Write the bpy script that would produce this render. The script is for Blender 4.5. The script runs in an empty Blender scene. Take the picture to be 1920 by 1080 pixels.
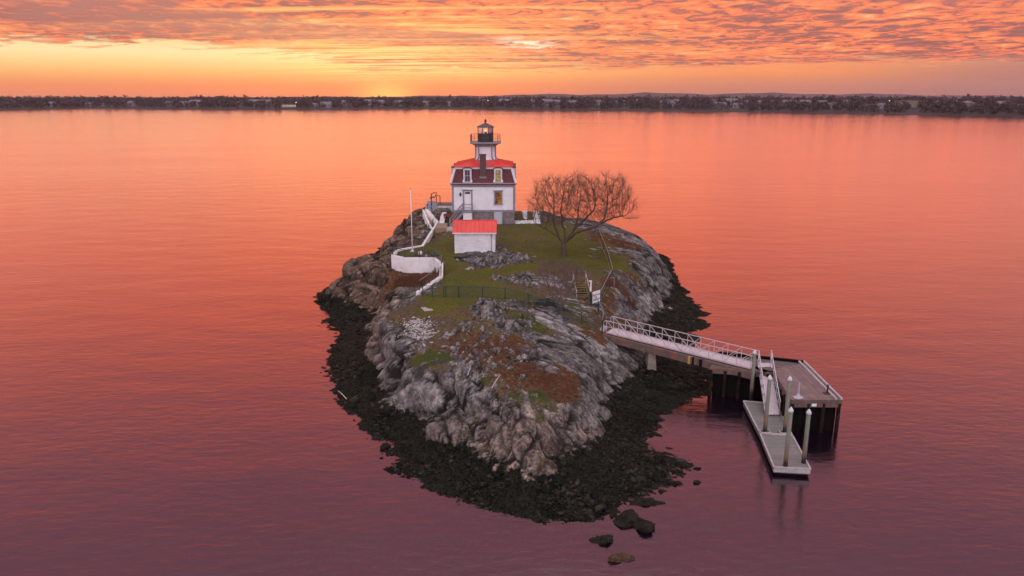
import bpy, bmesh, math, random
import numpy as np
from mathutils import Vector, Matrix, Quaternion, geometry
random.seed(7); rng = np.random.default_rng(11)
S = bpy.context.scene; COL = S.collection
R = math.radians
F = 1400.0; TILT = R(14.42); HC = 22.5
ST, CT = math.sin(TILT), math.cos(TILT)
cam = bpy.data.cameras.new("camera"); camo = bpy.data.objects.new("camera", cam); COL.objects.link(camo)
cam.sensor_width = 36; cam.lens = 36*F/1920; cam.clip_start = 0.5; cam.clip_end = 60000
camo.location = (0, 0, HC); camo.rotation_euler = (math.pi/2 - TILT, 0, 0); S.camera = camo
# survey helpers: real places read off the photograph at a known height / distance
def ray(px, py):
    a = (px-960)/F; b = (540-py)/F
    return Vector((a, CT+b*ST, -ST+b*CT))
def G(px, py, z):
    d = ray(px, py); return Vector((0, 0, HC)) + d*((z-HC)/d.z)
def V(px, py, Y):
    d = ray(px, py); return Vector((0, 0, HC)) + d*(Y/d.y)
# ---------------------------------------------------------------- materials
def nd(nt, typ, ins=None, **at):
    n = nt.nodes.new(typ)
    for k, v in at.items(): setattr(n, k, v)
    for k, v in (ins or {}).items():
        s = n.inputs[k]
        if isinstance(v, bpy.types.NodeSocket): nt.links.new(v, s)
        elif isinstance(v, (tuple, list)) and s.type == 'RGBA' and len(v) == 3: s.default_value = (*v, 1)
        else: s.default_value = v
    return n
def mth(nt, op, a, b=None, c=None, clamp=False):
    n = nt.nodes.new('ShaderNodeMath'); n.operation = op; n.use_clamp = clamp
    for i, v in enumerate((a, b, c)):
        if v is None: continue
        if isinstance(v, bpy.types.NodeSocket): nt.links.new(v, n.inputs[i])
        else: n.inputs[i].default_value = v
    return n.outputs[0]
def mix(nt, f, a, b, mode='MIX'):
    n = nt.nodes.new('ShaderNodeMix'); n.data_type = 'RGBA'; n.blend_type = mode
    for s, v in ((n.inputs[0], f), (n.inputs[6], a), (n.inputs[7], b)):
        if isinstance(v, bpy.types.NodeSocket): nt.links.new(v, s)
        elif isinstance(v, (tuple, list)): s.default_value = (*v, 1) if len(v) == 3 else v
        else: s.default_value = v
    return n.outputs[2]
def sstep(nt, x, lo, hi):
    n = nd(nt, 'ShaderNodeMapRange', {0: x, 1: lo, 2: hi, 3: 0.0, 4: 1.0}, interpolation_type='SMOOTHSTEP')
    return n.outputs[0]
def noise(nt, vec, scale, detail=4, rough=.55, dist=0.0):
    return nd(nt, 'ShaderNodeTexNoise', {'Vector': vec, 'Scale': scale, 'Detail': detail, 'Roughness': rough, 'Distortion': dist}).outputs['Fac']
def vscale(nt, vec, s, rz=0.0):
    return nd(nt, 'ShaderNodeMapping', {'Vector': vec, 'Scale': s, 'Rotation': (0, 0, rz)}).outputs[0]
def ramp(nt, fac, pts, interp='LINEAR'):
    n = nt.nodes.new('ShaderNodeValToRGB'); cr = n.color_ramp; cr.interpolation = interp
    while len(cr.elements) < len(pts): cr.elements.new(.5)
    for e, (p, c) in zip(cr.elements, pts): e.position = p; e.color = (*c, 1)
    nt.links.new(fac, n.inputs[0]); return n.outputs[0]
def newmat(name):
    m = bpy.data.materials.new(name); m.use_nodes = True; nt = m.node_tree; nt.nodes.clear()
    out = nt.nodes.new('ShaderNodeOutputMaterial'); return m, nt, out
def bump(nt, h, dist=.02, st=1.0, nrm=None):
    ins = {'Height': h, 'Distance': dist, 'Strength': st}
    if nrm is not None: ins['Normal'] = nrm
    return nd(nt, 'ShaderNodeBump', ins).outputs[0]
def simple(name, col, rough=.6, var=.12, nscale=3.0, col2=None, metallic=0.0, bd=.005, brick=None, wave=None, emit=None, rust=None, spec=.5):
    """procedural painted / wooden / metal surface with tone variation, optional boards or bricks"""
    m, nt, out = newmat(name)
    co = nd(nt, 'ShaderNodeTexCoord').outputs['Object']
    n1 = noise(nt, co, nscale, 6, .6); n2 = noise(nt, co, nscale*7, 3)
    c2 = col2 or tuple(c*(1-var*2.2) for c in col)
    c = mix(nt, sstep(nt, n1, .35, .7), col, c2)
    c = mix(nt, mth(nt, 'MULTIPLY', n2, var), c, tuple(x*.5 for x in col))
    h = n2
    if wave:   # (axis, boards per metre, depth, darkness of the joint)
        ax, per, dep, dk = wave
        xyz = nd(nt, 'ShaderNodeSeparateXYZ', {0: co}).outputs['XYZ'.index(ax)]
        fr = mth(nt, 'FRACT', mth(nt, 'MULTIPLY', xyz, per))
        joint = sstep(nt, fr, 0.0, .13)
        idx = mth(nt, 'FLOOR', mth(nt, 'MULTIPLY', xyz, per))
        wn = nd(nt, 'ShaderNodeTexWhiteNoise', {'W': idx}, noise_dimensions='1D').outputs[0]
        c = mix(nt, mth(nt, 'MULTIPLY', wn, var*2.2), c, tuple(x*.45 for x in col))
        c = mix(nt, mth(nt, 'MULTIPLY', mth(nt, 'SUBTRACT', 1.0, joint), dk), c, tuple(x*.25 for x in col))
        h = mth(nt, 'ADD', mth(nt, 'MULTIPLY', joint, 1.0), mth(nt, 'MULTIPLY', n2, .3)); bd = dep
    if brick:  # (scale, mortar colour, plane 'XZ' / 'YZ')
        sc, mc, w, hh = brick
        g = nd(nt, 'ShaderNodeSeparateXYZ', {0: co})
        v = nd(nt, 'ShaderNodeCombineXYZ', {0: mth(nt, 'ADD', g.outputs[0], g.outputs[1]), 1: g.outputs[2], 2: 0.0}).outputs[0]
        b = nd(nt, 'ShaderNodeTexBrick', {'Vector': v, 'Color1': (1, 1, 1, 1), 'Color2': (.7, .7, .7, 1), 'Mortar': (0, 0, 0, 1), 'Scale': sc, 'Mortar Size': .018, 'Brick Width': w, 'Row Height': hh, 'Mortar Smooth': .2})
        c = mix(nt, 1.0, c, mix(nt, .6, (1, 1, 1), b.outputs[0]), 'MULTIPLY')
        c = mix(nt, b.outputs['Fac'], c, mc)
        h = mth(nt, 'SUBTRACT', mth(nt, 'MULTIPLY', n2, .35), b.outputs['Fac'])
    if rust:
        c = mix(nt, mth(nt, 'MULTIPLY', sstep(nt, noise(nt, co, rust[1], 5, .7), rust[2], rust[2]+.12), rust[3]), c, rust[0])
    p = nd(nt, 'ShaderNodeBsdfPrincipled', {'Base Color': c, 'Roughness': rough, 'Metallic': metallic, 'Specular IOR Level': spec, 'Normal': bump(nt, h, bd)})
    if emit: p.inputs['Emission Color'].default_value = (*emit[0], 1); p.inputs['Emission Strength'].default_value = emit[1]
    nt.links.new(p.outputs[0], out.inputs[0]); return m
# ---------------------------------------------------------------- mesh helpers
class MB:
    def __init__(s): s.v = []; s.f = []; s.m = []
    def add(s, vs, fs, mi=0):
        o = len(s.v); s.v += [tuple(v) for v in vs]; s.f += [tuple(i+o for i in f) for f in fs]; s.m += [mi]*len(fs); return s
    def box(s, a, b, mi=0, bev=0.0):
        x0, y0, z0 = [min(p, q) for p, q in zip(a, b)]; x1, y1, z1 = [max(p, q) for p, q in zip(a, b)]
        return s.prism([(x0, y0), (x1, y0), (x1, y1), (x0, y1)], z0, z1, mi)
    def prism(s, poly, z0, z1, mi=0, top=None):
        n = len(poly); tp = top or poly
        vs = [(p[0], p[1], z0 if not callable(z0) else z0(*p)) for p in poly] + [(p[0], p[1], z1 if not callable(z1) else z1(*p)) for p in tp]
        fs = [tuple(range(n))[::-1], tuple(range(n, 2*n))] + [(i, (i+1) % n, n+(i+1) % n, n+i) for i in range(n)]
        return s.add(vs, fs, mi)
    def bar(s, p, q, w, h=None, mi=0, up=(0, 0, 1)):
        p, q = Vector(p), Vector(q); h = h or w; d = (q-p).normalized(); u = Vector(up)
        sd = d.cross(u)
        if sd.length < 1e-3: sd = d.cross(Vector((1, 0, 0)))
        sd.normalize(); u = sd.cross(d).normalized(); a = sd*w/2; b = u*h/2
        vs = [p-a-b, p+a-b, p+a+b, p-a+b, q-a-b, q+a-b, q+a+b, q-a+b]
        return s.add(vs, [(0, 1, 2, 3)[::-1], (4, 5, 6, 7), (0, 1, 5, 4), (1, 2, 6, 5), (2, 3, 7, 6), (3, 0, 4, 7)], mi)
    def tube(s, pts, r, n=6, mi=0, cap=True):
        pts = [Vector(p) for p in pts]; rs = r if isinstance(r, (list, tuple)) else [r]*len(pts)
        rings = []; ref = None
        for i, p in enumerate(pts):
            d = (pts[min(i+1, len(pts)-1)]-pts[max(i-1, 0)]).normalized()
            if ref is None: ref = Vector((0, 0, 1)) if abs(d.z) < .9 else Vector((1, 0, 0))
            u = d.cross(ref)
            if u.length < 1e-4: u = d.cross(Vector((0.3, 1, .2)))
            u.normalize(); w = u.cross(d)
            rings.append([p+(u*math.cos(6.28318*k/n)+w*math.sin(6.28318*k/n))*rs[i] for k in range(n)])
        vs = [v for rg in rings for v in rg]; fs = []
        for i in range(len(pts)-1):
            for k in range(n): fs.append((i*n+k, i*n+(k+1) % n, (i+1)*n+(k+1) % n, (i+1)*n+k))
        if cap: fs += [tuple(range(n))[::-1], tuple((len(pts)-1)*n+k for k in range(n))]
        return s.add(vs, fs, mi)
    def lathe(s, c, prof, n=16, mi=0, rot=0.0):
        vs = []; fs = []
        for r, z in prof:
            for k in range(n): t = rot+6.28318*k/n; vs.append((c[0]+r*math.cos(t), c[1]+r*math.sin(t), c[2]+z))
        for i in range(len(prof)-1):
            for k in range(n): fs.append((i*n+k, i*n+(k+1) % n, (i+1)*n+(k+1) % n, (i+1)*n+k))
        fs += [tuple(range(n))[::-1], tuple((len(prof)-1)*n+k for k in range(n))]
        return s.add(vs, fs, mi)
    def build(s, name, mats, parent=None, smooth=False, origin=None):
        me = bpy.data.meshes.new(name); o3 = Vector(origin) if origin is not None else Vector((0, 0, 0))
        me.from_pydata([(v[0]-o3.x, v[1]-o3.y, v[2]-o3.z) for v in s.v], [], s.f)
        for m in (mats if isinstance(mats, (list, tuple)) else [mats]): me.materials.append(m)
        if any(s.m): me.polygons.foreach_set('material_index', s.m)
        if smooth: me.polygons.foreach_set('use_smooth', [True]*len(me.polygons))
        me.update(); o = bpy.data.objects.new(name, me); COL.objects.link(o)
        if origin is not None and parent is None: o.location = o3
        if parent is not None: o.parent = parent
        return o
def recalc(o):
    bm = bmesh.new(); bm.from_mesh(o.data); bmesh.ops.recalc_face_normals(bm, faces=bm.faces); bm.to_mesh(o.data); bm.free(); return o
def tag(o, label=None, cat=None, group=None, kind=None):
    for k, v in (('label', label), ('category', cat), ('group', group), ('kind', kind)):
        if v: o[k] = v
    return o
def thing(name, loc, rz=0.0, label=None, cat=None, group=None):
    o = bpy.data.objects.new(name, None); COL.objects.link(o); o.location = loc; o.rotation_euler = (0, 0, rz)
    o.empty_display_size = .3; return tag(o, label, cat, group)
def kids(o): return [c for c in COL.objects if c.parent is o]
def copy_tree(o, loc=None, rz=None, label=None, scale=None):
    def rec(x, par):
        c = x.copy(); COL.objects.link(c); c.parent = par
        for ch in kids(x): rec(ch, c)
        return c
    c = rec(o, None)
    if loc is not None: c.location = loc
    if rz is not None: c.rotation_euler = (0, 0, rz)
    if scale is not None: c.scale = scale if isinstance(scale, (tuple, list)) else (scale,)*3
    if label: c['label'] = label
    return c
# ---------------------------------------------------------------- render look
S.view_settings.view_transform = 'Standard'; S.view_settings.look = 'None'; S.view_settings.gamma = 1; S.view_settings.use_curve_mapping = False
S.view_settings.exposure = 0.0
S.cycles.use_denoising = True; S.cycles.max_bounces = 7; S.cycles.transparent_max_bounces = 24; S.cycles.volume_bounces = 0
S.cycles.sample_clamp_indirect = 4; S.cycles.caustics_reflective = False; S.cycles.caustics_refractive = False
# ---------------------------------------------------------------- sunset sky
SUN_AZ = math.atan2(-220/F, CT)      # to the left of the view axis (+Y), on the horizon
W = bpy.data.worlds.new("World"); S.world = W; W.use_nodes = True; nt = W.node_tree; nt.nodes.clear()
d = nd(nt, 'ShaderNodeTexCoord').outputs['Generated']
dn = nd(nt, 'ShaderNodeVectorMath', {0: d}, operation='NORMALIZE').outputs[0]
sx = nd(nt, 'ShaderNodeSeparateXYZ', {0: dn}); X, Y, Z = sx.outputs
az = mth(nt, 'ARCTAN2', X, Y)                      # 0 = straight ahead, + = right
zc = mth(nt, 'MAXIMUM', Z, 0.0)
clearL = ramp(nt, zc, [(0, (.88, .25, .10)), (.012, (1.0, .28, .07)), (.022, (1.0, .42, .12)), (.034, (1.0, .62, .22)), (.050, (1.0, .82, .42)), (.075, (1.0, .60, .28)), (.12, (.95, .45, .25))])
clearR = ramp(nt, zc, [(0, (.55, .19, .13)), (.010, (.62, .21, .12)), (.028, (.95, .30, .10)), (.045, (.98, .36, .15)), (.065, (.90, .34, .18)), (.12, (.85, .27, .17))])
clear = mix(nt, sstep(nt, az, -.12, .30), clearL, clearR)
clear = mix(nt, mth(nt, 'MULTIPLY', sstep(nt, az, .34, .62), .85), clear, ramp(nt, zc, [(0, (.36, .15, .15)), (.03, (.42, .18, .16)), (.05, (.62, .36, .25)), (.1, (.6, .3, .22))]))
den = mth(nt, 'ADD', zc, .05)
u = mth(nt, 'DIVIDE', X, den); v = mth(nt, 'DIVIDE', Y, den)
P = nd(nt, 'ShaderNodeCombineXYZ', {0: u, 1: v, 2: 0.0}).outputs[0]
def N3(sx_, sy_, rz, sc=1.0, det=7, ro=.6, di=.3): return noise(nt, vscale(nt, P, (sx_, sy_, 1), R(rz)), sc, det, ro, di)
fine = N3(5.2, 4.2, 10, 1, 8, .64, .7); mid = N3(1.3, 1.7, 16, 1, 8, .64, .8); big = N3(.30, .42, 20, 1, 3, .5, .3); streak = N3(.22, 2.1, -34, 1, 7, .66, .35)
zz1 = mth(nt, 'ADD', zc, mth(nt, 'MULTIPLY', mth(nt, 'SUBTRACT', mid, .5), .060)); zz1 = mth(nt, 'ADD', zz1, mth(nt, 'MULTIPLY', mth(nt, 'SUBTRACT', fine, .5), .020))
lowlim = ramp(nt, mth(nt, 'ADD', az, .7), [(0, (.056,)*3), (.35, (.054,)*3), (.45, (.046,)*3), (.52, (.026,)*3), (.75, (.030,)*3), (1.0, (.034,)*3), ])
cover = sstep(nt, mth(nt, 'SUBTRACT', zz1, nd(nt, 'ShaderNodeSeparateColor', {0: lowlim}).outputs[0]), -.001, .009)
# lit tone of the deck
right = sstep(nt, az, -.30, .10)
tone = mth(nt, 'ADD', mth(nt, 'ADD', mth(nt, 'MULTIPLY', fine, .75), mth(nt, 'MULTIPLY', mid, .40)), mth(nt, 'MULTIPLY', mth(nt, 'SUBTRACT', streak, .5), mth(nt, 'SUBTRACT', .55, mth(nt, 'MULTIPLY', right, .40))))
tone = mth(nt, 'ADD', tone, mth(nt, 'MULTIPLY', mth(nt, 'SUBTRACT', big, .5), .45))
tone = mth(nt, 'SUBTRACT', tone, mth(nt, 'MULTIPLY', sstep(nt, az, .05, .5), .022))
lit = ramp(nt, tone, [(0, (.24, .10, .11)), (.47, (.30, .105, .11)), (.53, (.46, .135, .12)), (.565, (.88, .18, .095)), (.62, (1.0, .245, .10)), (.69, (1.0, .36, .145)), (.78, (1.0, .62, .28))])
# long mauve cloud bank lying across the left
ctr = mth(nt, 'SUBTRACT', .094, mth(nt, 'MULTIPLY', mth(nt, 'ADD', az, .54), .055))
wid = mth(nt, 'SUBTRACT', .026, mth(nt, 'MULTIPLY', mth(nt, 'ADD', az, .54), .036))
bk = mth(nt, 'DIVIDE', mth(nt, 'ABSOLUTE', mth(nt, 'SUBTRACT', mth(nt, 'ADD', zc, mth(nt, 'MULTIPLY', mth(nt, 'SUBTRACT', mid, .5), .035)), ctr)), mth(nt, 'MAXIMUM', wid, .002))
bank = mth(nt, 'MULTIPLY', sstep(nt, bk, 1.15, .55), mth(nt, 'MULTIPLY', sstep(nt, az, -.66, -.50), sstep(nt, az, .02, -.08)))
lit = mix(nt, mth(nt, 'MULTIPLY', bank, mth(nt, 'ADD', .50, mth(nt, 'MULTIPLY', sstep(nt, fine, .62, .42), .5)), None, True), lit, (.42, .16, .145))
glow_az = mth(nt, 'SUBTRACT', az, SUN_AZ); ga = mth(nt, 'MULTIPLY', glow_az, glow_az)
gl = mth(nt, 'EXPONENT', mth(nt, 'MULTIPLY', mth(nt, 'POWER', mth(nt, 'ABSOLUTE', mth(nt, 'ADD', az, .13)), 2.0), -14.0))
lit = mix(nt, mth(nt, 'MULTIPLY', mth(nt, 'MULTIPLY', mth(nt, 'MULTIPLY', gl, sstep(nt, streak, .47, .60)), mth(nt, 'SUBTRACT', 1.0, mth(nt, 'MULTIPLY', bank, .8))), .85), lit, (1.05, .60, .22))
sky = mix(nt, cover, clear, lit)
g1 = mth(nt, 'EXPONENT', mth(nt, 'ADD', mth(nt, 'MULTIPLY', ga, -900.0), mth(nt, 'MULTIPLY', mth(nt, 'MULTIPLY', zc, zc), -3500.0)))
sky = mix(nt, mth(nt, 'MULTIPLY', g1, .8, None, True), sky, (1.2, .75, .14))
g2 = mth(nt, 'EXPONENT', mth(nt, 'ADD', mth(nt, 'MULTIPLY', ga, -55.0), mth(nt, 'MULTIPLY', mth(nt, 'POWER', mth(nt, 'ABSOLUTE', mth(nt, 'SUBTRACT', zc, .045)), 2.0), -2600.0)))
stk = N3(.5, 6.0, 0, 1, 5, .6, .2)
sky = mix(nt, mth(nt, 'MULTIPLY', mth(nt, 'MULTIPLY', g2, sstep(nt, stk, .47, .58)), .95), sky, (1.25, .90, .38))
a3 = mth(nt, 'POWER', mth(nt, 'ABSOLUTE', mth(nt, 'SUBTRACT', az, mth(nt, 'ADD', .018, mth(nt, 'MULTIPLY', mth(nt, 'SUBTRACT', fine, .5), .12)))), 2.0)
g3 = mth(nt, 'EXPONENT', mth(nt, 'ADD', mth(nt, 'MULTIPLY', a3, -900.0), mth(nt, 'MULTIPLY', mth(nt, 'POWER', mth(nt, 'ABSOLUTE', mth(nt, 'SUBTRACT', zz1, .066)), 2.0), -42000.0)))
sky = mix(nt, mth(nt, 'MULTIPLY', g3, mth(nt, 'ADD', .3, sstep(nt, fine, .38, .52)), None, True), sky, (1.1, .90, .66))
# higher sky (overhead and above the frame) and the eastern side
high = ramp(nt, zc, [(0, (1.15, .19, .07)), (.12, (1.15, .19, .07)), (.22, (1.18, .150, .055)), (.33, (.78, .125, .11)), (.44, (.37, .135, .23)), (.58, (.27, .15, .30)), (.74, (.80, .62, .74)), (1, (1.22, 1.25, 1.30))])
high = mix(nt, sstep(nt, mid, .35, .65), mix(nt, 1.0, high, (.78, .80, .85), 'MULTIPLY'), high)
sky = mix(nt, sstep(nt, zc, .125, .20), sky, high)
side = mth(nt, 'ABSOLUTE', mth(nt, 'ADD', az, .10))
sidec = ramp(nt, zc, [(0, (.60, .20, .18)), (.10, (.80, .24, .17)), (.25, (.60, .19, .16)), (.42, (.23, .12, .24)), (.58, (.19, .135, .28)), (.75, (.75, .6, .75)), (1, (1.22, 1.25, 1.30))])
sky = mix(nt, mth(nt, 'MULTIPLY', mth(nt, 'MULTIPLY', sstep(nt, side, .16, .95), .88), sstep(nt, zc, .06, .16)), sky, sidec)
sky = mix(nt, sstep(nt, side, .62, 1.2), sky, sidec)
east = mix(nt, sstep(nt, zc, .0, .5), (1.75, 1.38, 1.62), (1.55, 1.42, 1.58))
sky = mix(nt, sstep(nt, mth(nt, 'MULTIPLY', Y, -1.0), -.25, .45), sky, east)
ns = nd(nt, 'ShaderNodeTexSky', sky_type='NISHITA', sun_disc=False, sun_elevation=R(1.0), sun_rotation=SUN_AZ)
bg1 = nd(nt, 'ShaderNodeBackground', {'Color': sky, 'Strength': 1.0}); bg2 = nd(nt, 'ShaderNodeBackground', {'Color': ns.outputs[0], 'Strength': .018})
ad = nd(nt, 'ShaderNodeAddShader'); nt.links.new(bg1.outputs[0], ad.inputs[0]); nt.links.new(bg2.outputs[0], ad.inputs[1])
wo = nd(nt, 'ShaderNodeOutputWorld'); nt.links.new(ad.outputs[0], wo.inputs[0])
W.cycles.sampling_method = 'MANUAL'; W.cycles.sample_map_resolution = 512
sl = bpy.data.lights.new("sun", 'SUN'); sl.energy = .5; sl.angle = R(110); sl.color = (1.0, .50, .26)
so = bpy.data.objects.new("sun", sl); COL.objects.link(so)
sd = Vector((math.sin(SUN_AZ), math.cos(SUN_AZ), math.tan(R(14))))
so.rotation_euler = sd.to_track_quat('Z', 'Y').to_euler(); so.location = (0, 0, 60)
# ---------------------------------------------------------------- water
m, nt, out = newmat('water'); MW = m
co = nd(nt, 'ShaderNodeNewGeometry').outputs['Position']
w1 = noise(nt, vscale(nt, co, (.8, 1.9, 1), R(-16)), 1.0, 5, .6, .3)
w2 = noise(nt, vscale(nt, co, (.10, .22, 1), R(-8)), 1.0, 3, .5)
w3 = noise(nt, vscale(nt, co, (.008, .03, 1), R(3)), 1.0, 4, .6)
cd = nd(nt, 'ShaderNodeCameraData').outputs['View Distance']
amp = mth(nt, 'ADD', .35, mth(nt, 'MULTIPLY', w3, .9))
h = mth(nt, 'ADD', mth(nt, 'MULTIPLY', w1, mth(nt, 'MULTIPLY', amp, .095)), mth(nt, 'MULTIPLY', w2, .20))
nrm = bump(nt, h, 1.0, .45)
fz = nd(nt, 'ShaderNodeFresnel', {'IOR': 1.75, 'Normal': nrm}).outputs[0]
fac = mth(nt, 'MINIMUM', mth(nt, 'ADD', mth(nt, 'MULTIPLY', fz, 1.38), .06), 1.0)
gls = nd(nt, 'ShaderNodeBsdfGlossy', {'Color': (1, .77, .82, 1), 'Roughness': mth(nt, 'ADD', .045, mth(nt, 'MULTIPLY', w3, .15)), 'Normal': nrm}).outputs[0]
tr = nd(nt, 'ShaderNodeBsdfTransparent', {'Color': (.42, .34, .36, 1)}).outputs[0]
df = nd(nt, 'ShaderNodeBsdfDiffuse', {'Color': (.014, .007, .018, 1)}).outputs[0]
body = nd(nt, 'ShaderNodeMixShader', {0: .30, 1: tr, 2: df}).outputs[0]
ms = nd(nt, 'ShaderNodeMixShader', {0: fac, 1: body, 2: gls}); nt.links.new(ms.outputs[0], out.inputs[0])
wt = MB(); wt.add([(-9000, -3000, 0), (9000, -3000, 0), (9000, 9000, 0), (-9000, 9000, 0)], [(0, 1, 2, 3)]); tag(wt.build('water', MW), kind='structure')
# ---------------------------------------------------------------- numpy noise
def _h(ix, iy, iz, s=0):
    n = (ix.astype(np.int64)*374761393 + iy.astype(np.int64)*668265263 + iz.astype(np.int64)*2147483647 + s*974634777) & 0xffffffff
    n = ((n ^ (n >> 13))*1274126177) & 0xffffffff; n = ((n ^ (n >> 15))*2246822519) & 0xffffffff
    return ((n ^ (n >> 16)) & 0xffffff)/16777216.0
def vnoise(x, y, z, s=0):
    ix, iy, iz = np.floor(x), np.floor(y), np.floor(z); fx, fy, fz = x-ix, y-iy, z-iz
    fx, fy, fz = [t*t*t*(t*(t*6-15)+10) for t in (fx, fy, fz)]
    r = 0
    for a in (0, 1):
        for b in (0, 1):
            for c in (0, 1):
                w = (fx if a else 1-fx)*(fy if b else 1-fy)*(fz if c else 1-fz); r = r + w*_h(ix+a, iy+b, iz+c, s)
    return r
def fbm(x, y, z, oct=5, g=.5, s=0):
    t = 0; a = 1; n = 0
    for k in range(oct): t = t + a*vnoise(x*2**k+k*17.3, y*2**k-k*9.1, z*2**k+k*5.7, s+k); n += a; a *= g
    return t/n
def cells(x, y, z, s=0):
    """3D cell noise: distance to nearest, to second nearest, random of the cell, offset vector from its centre"""
    ix, iy, iz = np.floor(x), np.floor(y), np.floor(z)
    f1 = np.full(x.shape, 9.); f2 = np.full(x.shape, 9.); rid = np.zeros(x.shape); ox = np.zeros(x.shape); oy = ox.copy(); oz = ox.copy()
    for a in (-1, 0, 1):
        for b in (-1, 0, 1):
            for c in (-1, 0, 1):
                jx, jy, jz = ix+a, iy+b, iz+c
                dx = jx+.15+.7*_h(jx, jy, jz, s)-x; dy = jy+.15+.7*_h(jx, jy, jz, s+1)-y; dz = jz+.15+.7*_h(jx, jy, jz, s+2)-z
                dd = np.sqrt(dx*dx+dy*dy+dz*dz); nr = dd < f1
                f2 = np.where(nr, f1, np.minimum(f2, dd)); f1 = np.where(nr, dd, f1)
                r = _h(jx, jy, jz, s+3); rid = np.where(nr, r, rid); ox = np.where(nr, dx, ox); oy = np.where(nr, dy, oy); oz = np.where(nr, dz, oz)
    return f1, f2, rid, ox, oy, oz
# ---------------------------------------------------------------- survey of the island
water_line = [(590,566),(610,578),(616,592),(604,606),(618,616),(642,626),(628,642),(608,655),(620,672),(612,690),(626,712),(630,740),(642,766),(664,776),(684,796),(705,812),(742,826),(752,846),(760,880),(800,905),(860,930),(900,950),(940,966),(1000,976),(1060,979),(1110,972),(1150,962),(1172,938),(1205,926),(1250,918),(1272,904),(1236,888),(1262,876),(1292,868),(1262,850),(1218,844),(1214,826),(1224,800),(1240,782),(1262,768),(1290,756),(1325,744),(1350,728),(1345,706),(1325,692),(1300,676),(1290,655),(1306,636),(1300,622),(1322,608),(1306,598),(1326,586),(1308,572),(1288,556),(1272,538),(1262,524),(1256,508)]
water_back = [(21.8,99),(22.5,105),(18.5,112),(10,119),(0,122),(-10,121.5),(-16,118),(-19.5,112),(-20.5,104),(-19.5,97),(-20.5,91),(-22.2,86)]
foot = [(604,552,.7),(622,549,1.0),(660,558,1.1),(700,563,1.2),(714,576,1.2),(704,600,1.1),(698,625,1.1),(692,660,1.1),(708,690,1.1),(745,735,1.1),(770,762,1.1),(830,792,1.1),(905,822,1.1),(912,862,.9),(975,880,.9),(1040,856,.9),(1085,822,1.0),(1116,790,1.0),(1120,742,1.1),(1150,722,1.0),(1212,686,1.0),(1222,660,1.0),(1205,632,1.1),(1190,615,1.2),(1212,592,1.2),(1238,565,1.1),(1262,534,.9),(1250,506,.7)]
foot_back = [(20.2,99,.8),(20.5,104,.8),(17,110,.8),(9,117,.8),(0,120,.8),(-9,119,.8),(-14.5,116,.8),(-18,111,.8),(-19,104,.8),(-18,97,.8),(-19,91,.9),(-20.6,87,.8)]
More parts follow.
